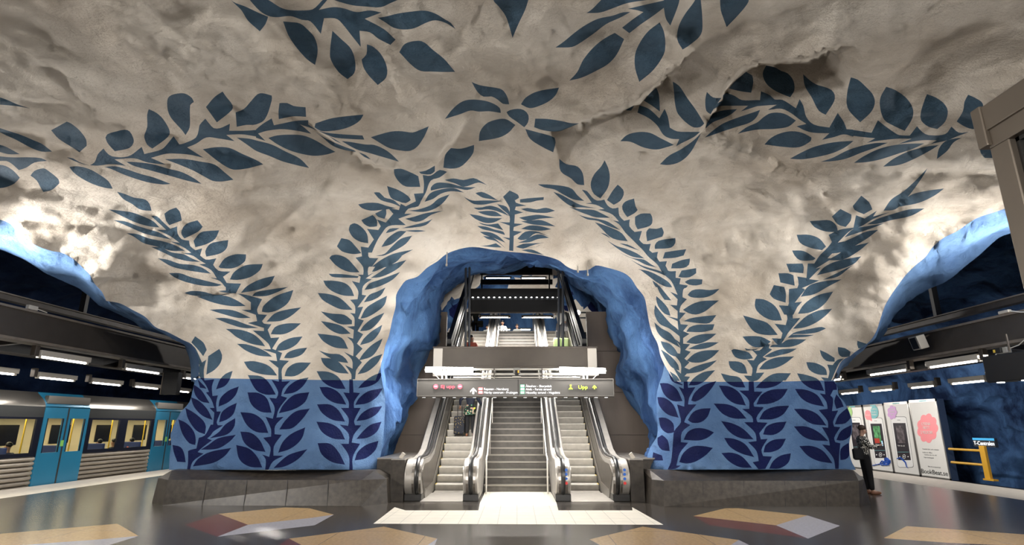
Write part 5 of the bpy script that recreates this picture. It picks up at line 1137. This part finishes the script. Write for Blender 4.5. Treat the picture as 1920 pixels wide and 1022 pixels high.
# name sign and yellow railing on the far wall
p = PX(1825, 820.5, XA); q = PX(1869, 837, XA)
e = empty('station_name_sign', (XA, (p.y+q.y)/2, PX(1848, 838, XA).z), 'small dark sign with a blue stripe reading T-Centralen on a yellow post', 'sign')
w = abs(p.y-q.y)/2; hh = abs(PX(1848, 820.5, XA).z-PX(1848, 837, XA).z)
MB().box((-.04, -w, 0), (.06, w, hh)).build('sign_board', [mat('sign_dark', (.03, .035, .045), .4)], e)
MB().box((-.045, -w, hh*.74), (-.04, w, hh)).build('blue_stripe', [mat('sign_blue', (.05, .35, .65), .4, emit=(.05, .4, .8), estr=.3)], e)
text('sign_text', 'T-Centralen', (-.045, 0, hh*.2), hh*.62, SW, e, rot=(math.pi/2, 0, -math.pi/2), align='CENTER', depth=.002)
YR = mat('yellow_railing_paint', (.62, .34, .03), .45)
py_ = PX(1853, 865, XA).y; zt = PX(1849, 836, XA).z; zb = PX(1862, 901, XA).z
e = empty('yellow_railing', (XA-.1, py_, zb), 'yellow steel railing with two bars below the T-Centralen sign', 'railing')
MB().box((-.05, -.12, 0), (.05, .12, zt-zb)).build('post', [YR], e, bevel=.01)
for pyy in (845.5, 872): MB().tube([(0, 0, PX(1850, pyy, XA).z-zb), (0, PX(1786, 850, XA).y-py_, PX(1850, pyy, XA).z-zb)], .045, 8).build('bar', [YR], e, smooth=True)
MB().box((-.12, -.35, 0), (.05, .12, .06)).build('foot', [YR], e)
struct(MB().box((16.6, 5, -1.3), (17.6, 50, -.4)).build('trim_4', [BLACK]))
# ---------------------------------------------------------------- glazed lift frame close by on the right
XL = 3.62
ANO = mat('brown_anodised_frame', (.19, .165, .138), .33, .75, .05, 2)
p = PX(1838, 205, XL); print('lift', p, PX(1920, 150, XL), PX(1870, 245, XL), PX(1900, 600, XL))
yL = p.y; zL = p.z
e = empty('lift_enclosure', (XL, yL, 0), 'brown metal framed glass lift enclosure cut by the right edge of the view', 'lift enclosure')
MB().box((0, -.17, 0), (.16, 0, zL-.34)).build('corner_post', [ANO], e, bevel=.008)
MB().box((0, -4.5, zL-.34), (.16, 0, zL-.16)).build('glazing_rail', [ANO], e, bevel=.006)
MB().box((-.02, -4.5, zL-.20), (.3, .04, zL)).build('head_beam', [ANO], e, bevel=.008)
MB().box((-.035, -.03, zL-.32), (.3, .06, zL+.01)).build('corner_cover', [ANO], e, bevel=.008)
MB().box((.05, -.20, 0), (.10, -.17, zL-.34)).box((.05, -4.5, zL-.37), (.10, -.17, zL-.34)).build('seal', [RUBBER], e)
MB().box((.065, -4.5, .1), (.08, -.19, zL-.36)).build('glass_pane', [GLASS], e)
MB().box((.16, -.15, 0), (1.9, .0, .1)).box((.16, -.15, zL-.30), (1.9, 0, zL-.1)).build('rear_rail', [ANO], e)
MB().box((1.8, -.15, 0), (1.95, 0, zL-.2)).build('far_post', [ANO], e)
MB().box((-.004, -.13, 2.45), (0, -.02, 2.6)).build('label_plate', [MATS['grey_plastic']], e)
# ---------------------------------------------------------------- people
SKIN = mat('light_skin', (.50, .30, .21), .55); SKINT = mat('tan_skin', (.36, .20, .13), .55)
def skin_mesh(name, nodes, edges, root, parent, m, sub=1, smooth=True):
    keys = list(nodes); me = bpy.data.meshes.new(name)
    me.from_pydata([nodes[k][0] for k in keys], [(keys.index(a), keys.index(b)) for a, b in edges], []); me.update()
    o = link(name, me, [m], parent)
    md = o.modifiers.new('skin', 'SKIN'); md.use_smooth_shade = True; md.branch_smoothing = .6
    sv = me.skin_vertices[0].data
    for i, k in enumerate(keys):
        r = nodes[k][1]; sv[i].radius = (r, r) if not isinstance(r, tuple) else r
        sv[i].use_root = (k == root)
    s = o.modifiers.new('subsurf', 'SUBSURF'); s.levels = sub; s.render_levels = sub
    return o
def ell(name, c, r, m, parent, rot=(0, 0, 0)):
    me = bpy.data.meshes.new(name); bm = bmesh.new(); bmesh.ops.create_uvsphere(bm, u_segments=20, v_segments=14, radius=1)
    for v in bm.verts: v.co = Vector((v.co.x*r[0], v.co.y*r[1], v.co.z*r[2]))
    bm.to_mesh(me); bm.free(); me.shade_smooth(); o = link(name, me, [m], parent); o.location = c; o.rotation_euler = rot
    return o
def person(label, loc, rz, h, skin, hairc, top, bottom, shoe, arms, grp=None, legs=None, longhair=False, headfwd=0., fingers=False, sleeve=1.0, skirt=None, lean=0.):
    """faces local +Y. arms: {'L': (elbow, hand), 'R': (...)} local points for h=1.75; x>0 is the person's right"""
    k = h/1.75; e = empty('person', loc, label, 'person', grp, rz)
    S_ = lambda p: (p[0]*k, p[1]*k, p[2]*k)
    N = {}; E_ = []
    def nd(n, p, r): N[n] = (S_(p), r*k)
    ly = lean
    nd('pelvis', (0, 0, .93), .115); nd('waist', (0, ly*.3, 1.07), .105); nd('chest', (0, ly*.7, 1.28), .13); nd('neck0', (0, ly, 1.44), .06)
    nd('neck', (0, ly+.01+headfwd*.3, 1.49), .064); nd('jaw', (0, ly+.03+headfwd*.7, 1.55-.02*bool(headfwd)), .070); nd('head', (0, ly+.015+headfwd, 1.63-.03*bool(headfwd)), .092); nd('crown', (0, ly+headfwd*1.0, 1.68-.03*bool(headfwd)), .068)
    nd('nose', (0, ly+.115+headfwd, 1.595-.04*bool(headfwd)), .013)
    E_ += [('pelvis', 'waist'), ('waist', 'chest'), ('chest', 'neck0'), ('neck0', 'neck'), ('neck', 'jaw'), ('jaw', 'head'), ('head', 'crown'), ('jaw', 'nose')]
    lg = legs or {'L': ((-.10, .02, .5), (-.11, 0, .08)), 'R': ((.10, .02, .5), (.11, 0, .08))}
    hands = {}
    for s, sg_ in (('L', -1), ('R', 1)):
        kn, an = lg[s]
        nd('hip'+s, (sg_*.095, 0, .88), .085); nd('knee'+s, kn, .058); nd('ankle'+s, an, .04); nd('toe'+s, (an[0]+sg_*.02, an[1]+.15, .035+max(0, an[2]-.08)), .032)
        E_ += [('pelvis', 'hip'+s), ('hip'+s, 'knee'+s), ('knee'+s, 'ankle'+s), ('ankle'+s, 'toe'+s)]
        el, ha = arms[s]
        nd('sh'+s, (sg_*.185, ly, 1.40), .055); nd('el'+s, el, .04); nd('wr'+s, ha, .027)
        d = (Vector(ha)-Vector(el)).normalized(); pm = Vector(ha)+d*.07; nd('palm'+s, tuple(pm), .032); hands[s] = pm
        E_ += [('chest', 'sh'+s), ('sh'+s, 'el'+s), ('el'+s, 'wr'+s), ('wr'+s, 'palm'+s)]
        if fingers:
            side = d.cross(Vector((0, 0, 1))); side = side.normalized() if side.length > .1 else Vector((1, 0, 0)); dn = side.cross(d)
            for q, (o_, ln_) in enumerate(((-.028, .075), (-.010, .085), (.009, .08), (.027, .065))):
                a1 = pm+side*o_+d*.03; a2 = a1+d*ln_*.5+dn*.01; a3 = a2+d*ln_*.3+dn*.03
                nd('f%s%d' % (s, q), tuple(a1), .0095); nd('g%s%d' % (s, q), tuple(a2), .009); nd('h%s%d' % (s, q), tuple(a3), .008)
                E_ += [('palm'+s, 'f%s%d' % (s, q)), ('f%s%d' % (s, q), 'g%s%d' % (s, q)), ('g%s%d' % (s, q), 'h%s%d' % (s, q))]
            t1 = pm-d*.02+side*sg_*-.035; t2 = t1+d*.035+side*sg_*-.02
            nd('t1'+s, tuple(t1), .011); nd('t2'+s, tuple(t2), .009); E_ += [('palm'+s, 't1'+s), ('t1'+s, 't2'+s)]
    slim = {q: (v[0], v[1]*(.72 if q in ('pelvis', 'waist', 'chest', 'shL', 'shR', 'elL', 'elR') or q[:3] in ('hip', 'kne') else 1)) for q, v in N.items()}
    body = skin_mesh('body', slim, E_, 'pelvis', e, skin)
    # clothes follow the body
    def sub_(keys, grow): return {q: (N[q][0], N[q][1]*1.0+grow*k) for q in keys}
    tk = ['pelvis', 'waist', 'chest', 'neck0', 'shL', 'shR', 'elL', 'elR']; te = [('pelvis', 'waist'), ('waist', 'chest'), ('chest', 'neck0'), ('chest', 'shL'), ('chest', 'shR'), ('shL', 'elL'), ('shR', 'elR')]
    tn = sub_(tk, .018); tn['neck0'] = (tn['neck0'][0], tn['neck0'][1]+.018*k); tn['shL'] = (tn['shL'][0], tn['shL'][1]+.012*k); tn['shR'] = (tn['shR'][0], tn['shR'][1]+.012*k); tn['hem'] = (S_((0, 0, .86)), .125*k); te.append(('pelvis', 'hem'))
    if sleeve >= 1:
        for s in 'LR': tn['wr'+s] = (N['wr'+s][0], N['wr'+s][1]+.012*k); te.append(('el'+s, 'wr'+s))
    skin_mesh('top', tn, te, 'waist', e, top, 2)
    bk = ['pelvis', 'hipL', 'hipR', 'kneeL', 'kneeR', 'ankleL', 'ankleR']
    bn = sub_(bk, .026); bn['wst'] = (S_((0, 0, 1.03)), .115*k)
    skin_mesh('trousers', bn, [('pelvis', 'wst'), ('pelvis', 'hipL'), ('pelvis', 'hipR'), ('hipL', 'kneeL'), ('hipR', 'kneeR'), ('kneeL', 'ankleL'), ('kneeR', 'ankleR')], 'pelvis', e, bottom, 2)
    for s in 'LR':
        a = Vector(N['ankle'+s][0]); t = Vector(N['toe'+s][0]); c = (a+t)/2; c.z = a.z-.045*k
        d = t-a; ell('shoe', c, (.045*k, .13*k, .045*k), shoe, e, (0, 0, math.atan2(-d.x, d.y)))
    # hair
    hc = Vector(N['head'][0]); hm = ell('hair', hc+Vector((0, -.016*k, .046*k)), (.088*k, .096*k, .078*k), hairc, e, (.35 if not headfwd else .0, 0, 0))
    if longhair: ell('long_hair', hc+Vector((0, -.06*k, -.12*k)), (.11*k, .07*k, .2*k), hairc, e)
    for sx in (-1, 1): ell('ear', hc+Vector((sx*.088*k, -.005*k, -.03*k)), (.012*k, .022*k, .032*k), skin, e)
    for sx in (-1, 1): ell('eye', hc+Vector((sx*.034*k, .088*k, -.025*k)), (.012*k, .008*k, .009*k), INK, e)
    ell('mouth', hc+Vector((0, .088*k, -.085*k)), (.024*k, .008*k, .007*k), REDP, e)
    if skirt:
        n = 28; V = []; Fc = []
        for j, (z, r) in enumerate(((1.04, .15), (.95, .185), (.85, .215), (.74, .235), (.70, .24))):
            for i in range(n):
                a = 2*math.pi*i/n; rr = r*(1+.04*math.sin(5*a)*(j/4)); V.append(S_((rr*math.cos(a), rr*.8*math.sin(a), z)))
        for j in range(4):
            for i in range(n): Fc.append((j*n+i, j*n+(i+1) % n, (j+1)*n+(i+1) % n, (j+1)*n+i))
        pydata('tunic_skirt', V, Fc, [skirt], e, smooth=True)
    return e
def spots(name, base, cols, scale, th=.38):
    """printed cloth"""
    m = bpy.data.materials.new(name); m.use_nodes = True; nt = m.node_tree; b = nt.nodes['Principled BSDF']; b.inputs['Roughness'].default_value = .85
    tc = nt.nodes.new('ShaderNodeTexCoord'); v = nt.nodes.new('ShaderNodeTexVoronoi'); v.inputs['Scale'].default_value = scale; nt.links.new(tc.outputs['Object'], v.inputs['Vector'])
    r = nt.nodes.new('ShaderNodeValToRGB'); r.color_ramp.interpolation = 'CONSTANT'; nt.links.new(v.outputs['Distance'], r.inputs['Fac'])
    r.color_ramp.elements[0].position = 0; r.color_ramp.elements[0].color = (*cols[0], 1); r.color_ramp.elements[1].position = th; r.color_ramp.elements[1].color = (*base, 1)
    if len(cols) > 1:
        el = r.color_ramp.elements.new(th*.62); el.color = (*cols[1], 1)
    nt.links.new(r.outputs[0], b.inputs['Base Color']); return m
BLKC = mat('black_cloth', (.008, .008, .010), .85); NAVC = mat('navy_cloth', (.010, .014, .03), .8); WHC = mat('white_cloth', (.75, .75, .72), .8)
OLV = mat('olive_cloth', (.06, .062, .05), .8); GRC = mat('grey_cloth', (.28, .29, .28), .8); YELC = mat('mustard_cloth', (.6, .5, .12), .8); REDC = mat('coral_cloth', (.65, .16, .10), .8); PALG = mat('pale_green_shell', (.50, .66, .30), .35)
BROWNH = mat('brown_hair', (.05, .03, .018), .6); BLKH = mat('black_hair', (.008, .007, .007), .5); BRSH = mat('brown_leather', (.25, .11, .06), .5); BLSH = mat('dark_shoe', (.012, .012, .012), .5)
LEOP = spots('black_white_print', (.75, .72, .64), [(.012, .012, .012)], 30, .55)
FLOR = spots('floral_print', (.008, .008, .009), [(.75, .22, .22), (.10, .28, .16)], 13, .42); SUITC = spots('dark_patterned_suitcase', (.010, .012, .02), [(.30, .22, .04)], 20, .25)
# man with the phone
mp = PZ(1631, 926, 0)
man = person('man in a black and white patterned shirt and black trousers looking down at a phone', mp, math.radians(-98), 1.78, SKIN, BROWNH, LEOP, BLKC, BRSH,
       {'L': ((-.24, .06, 1.16), (-.10, .34, 1.19)), 'R': ((.24, .08, 1.14), (.10, .36, 1.20))}, headfwd=.045, fingers=True,
       legs={'L': ((-.09, .02, .5), (-.10, 0, .08)), 'R': ((.09, .03, .5), (.10, .03, .08))})
R_ = Matrix.Rotation(math.radians(-98), 4, 'Z')
ph = empty('phone', mp+R_@Vector((.065, .475, 1.215)), 'small lit phone held by the man in the patterned shirt', 'phone', rz=math.radians(-98))
MB().box((-.035, -.004, -.01), (.035, .004, .13)).build('phone_case', [INK], ph, bevel=.004); s_ = MB().box((-.031, -.0055, -.004), (.031, -.004, .124)).build('phone_screen', [mat('phone_screen_glow', (.5, .8, 1), .3, emit=(.5, .8, 1), estr=1)], ph)
bg = empty('shoulder_bag', mp+R_@Vector((.13, -.19, 1.02)), 'black shoulder bag worn by the man in the patterned shirt', 'bag', rz=math.radians(-98))
MB().box((-.07, -.13, -.16), (.07, .13, .12)).build('bag_body', [BLKC], bg, bevel=.04, seg=3)
MB().tube([(.1, .02, .1), (.10, .02, .25), (.02, .06, .40), (-.12, .16, .47), (-.22, .28, .36)], .015, 6).build('strap', [BLKC], bg)
# woman riding up on the left escalator
kq = 6; zs = .2*(kq+1); fy = Y0+kq*(10.4/30)+.17
wx = PY(881, 815, fy).x
wp = Vector((wx, fy, zs))
person('woman in a navy jacket, floral tunic and black trousers riding up the left escalator', wp, 0, 1.64, SKINT, BROWNH, NAVC, BLKC, BRSH,
       {'L': ((-.34, .0, 1.20), (-.36, .10, 1.02)), 'R': ((.30, -.02, 1.16), (.40, .12, 1.0))}, fingers=True, skirt=FLOR, sleeve=1)
sc_ = empty('suitcase', (wx-.33, fy-.06, zs), 'dark wheeled suitcase with yellow pattern beside the woman on the escalator', 'suitcase')
MB().box((-.17, -.13, .06), (.17, .13, .62)).build('shell', [SUITC], sc_, bevel=.05, seg=3)
MB().tube([(-.07, .05, .6), (-.07, .05, .98), (.07, .05, .98), (.07, .05, .6)], .011, 6).build('pull_handle', [BLKC], sc_)
for a_ in (-.12, .12): MB().tube([(a_-.02, -.08, .035), (a_+.02, -.08, .035)], .035, 12).build('wheel', [RUBBER], sc_)
pb_ = empty('plastic_bag', (wx+.34, fy+.0, zs+.66), 'white plastic carrier bag hanging from the right arm of the woman on the escalator', 'bag')
MB().prism([(-.09, -.24), (.10, -.26), (.12, .0), (.07, .14), (.03, .30), (.0, .14), (-.07, .02)], 1, -.04, .06).build('bag_body', [WHC], pb_, bevel=.03)
yb = empty('badge', (wx+.14, fy-.155, zs+.86), 'round yellow badge on the back of the woman on the escalator', 'badge')
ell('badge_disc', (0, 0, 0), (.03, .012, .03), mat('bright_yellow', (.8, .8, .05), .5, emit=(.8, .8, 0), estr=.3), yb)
AR = {'L': ((-.26, .0, 1.16), (-.24, .12, .98)), 'R': ((.26, .0, 1.16), (.24, .12, .98))}
def upper(px, pyhead, Y, **kw): return PY(px, pyhead, Y)
# people on the landing, seen from below
def stand(label, px, Y, rz, h, z=6.0, **kw):
    p = PY(px, 620, Y); return person(label, (p.x, Y, z), math.radians(rz), h, grp='people on the upper landing', **kw)
stand('person in a dark jacket holding a bag at the top of the left escalator', 891.5, 29.4, 190, 1.78, skin=SKINT, hairc=BLKH, top=OLV, bottom=BLKC, shoe=BLSH, arms={'L': ((-.28, .02, 1.15), (-.16, .22, 1.18)), 'R': ((.28, .0, 1.18), (.34, .14, 1.05))})
bb = empty('handbag', PY(900, 606, 29.15), 'dark handbag held by the person in a dark jacket on the landing', 'bag'); MB().box((-.16, -.08, -.2), (.16, .08, .12)).build('bag_body', [OLV], bb, bevel=.05)
stand('person in a grey top and yellow vest on the landing behind the stair rail', 913.5, 34.5, 180, 1.66, skin=SKINT, hairc=BLKH, top=GRC, bottom=NAVC, shoe=BLSH, arms=AR)
stand('man in a white shirt with a black strap above the stairs', 942, 33.6, 180, 1.78, skin=SKINT, hairc=BLKH, top=WHC, bottom=NAVC, shoe=BLSH, arms=AR)
stb = empty('shoulder_strap', PY(941, 622, 33.35), 'black strap across the chest of the man in a white shirt', 'strap'); MB().bar((-.15, 0, -.22), (.12, 0, .18), .03, .02, (0, 1, 0)).build('band', [BLKC], stb)
stand('person of whom only the head shows above the middle of the stairs', 969.5, 34.6, 180, 1.74, skin=SKIN, hairc=BROWNH, top=GRC, bottom=NAVC, shoe=BLSH, arms=AR)
p6 = PY(884, 640, 22.5); kk = 17
person('woman with long dark hair low on the left escalator behind the box beam', (p6.x, 22.45, .2*(kk+1)), math.radians(200), 1.6, SKINT, BLKH, REDC, BLKC, BLSH, AR, grp='people on the upper landing', longhair=True)
stand('person in a white top above the pale green suitcase on the right escalator', 1050, Y0+25*(10.4/30)+.18, 175, 1.75, skin=SKIN, hairc=BROWNH, top=WHC, bottom=BLKC, shoe=BLSH, arms={'L': ((-.26, .0, 1.16), (-.24, .1, 1.0)), 'R': ((.26, .0, 1.18), (.2, .2, 1.3))}, z=5.2)
kk = 23; yy = Y0+kk*(10.4/30)+.18
p7 = PY(1045, 637, yy)
for xx, lab in ((p7.x, 'pale green hard suitcase near the top of the right escalator, the left one'), (p7.x+.50, 'pale green hard suitcase near the top of the right escalator, right of its twin')):
    if xx > 2.1: xx = 2.08
    s7 = empty('suitcase', (xx, yy, .2*(kk+1)), lab, 'suitcase', 'pale green suitcases')
    MB().box((-.17, -.12, .05), (.17, .12, .58)).build('shell', [PALG], s7, bevel=.05, seg=3)
    MB().tube([(-.07, .05, .56), (-.07, .05, .9), (.07, .05, .9), (.07, .05, .56)], .012, 6).build('pull_handle', [STEEL], s7)
# passengers in the train
for k, (px, col, lab) in enumerate(((187, OLV, 'seated train passenger in dark clothes behind the window nearest the first doors'), (214, BLKC, 'seated train passenger in black, second behind the same window'), (247, REDC, 'seated train passenger in pink behind the second train window'), (18, NAVC, 'seated train passenger in navy behind the leftmost train window'))):
    p = PX(px, 830, XT-.6)
    person(lab, (p.x, p.y, .0-.42), math.radians(90), 1.68, SKINT, BLKH, col, NAVC, BLSH, AR, grp='train passengers', legs={'L': ((-.10, .40, .86), (-.10, .42, .5)), 'R': ((.10, .40, .86), (.10, .42, .5))})
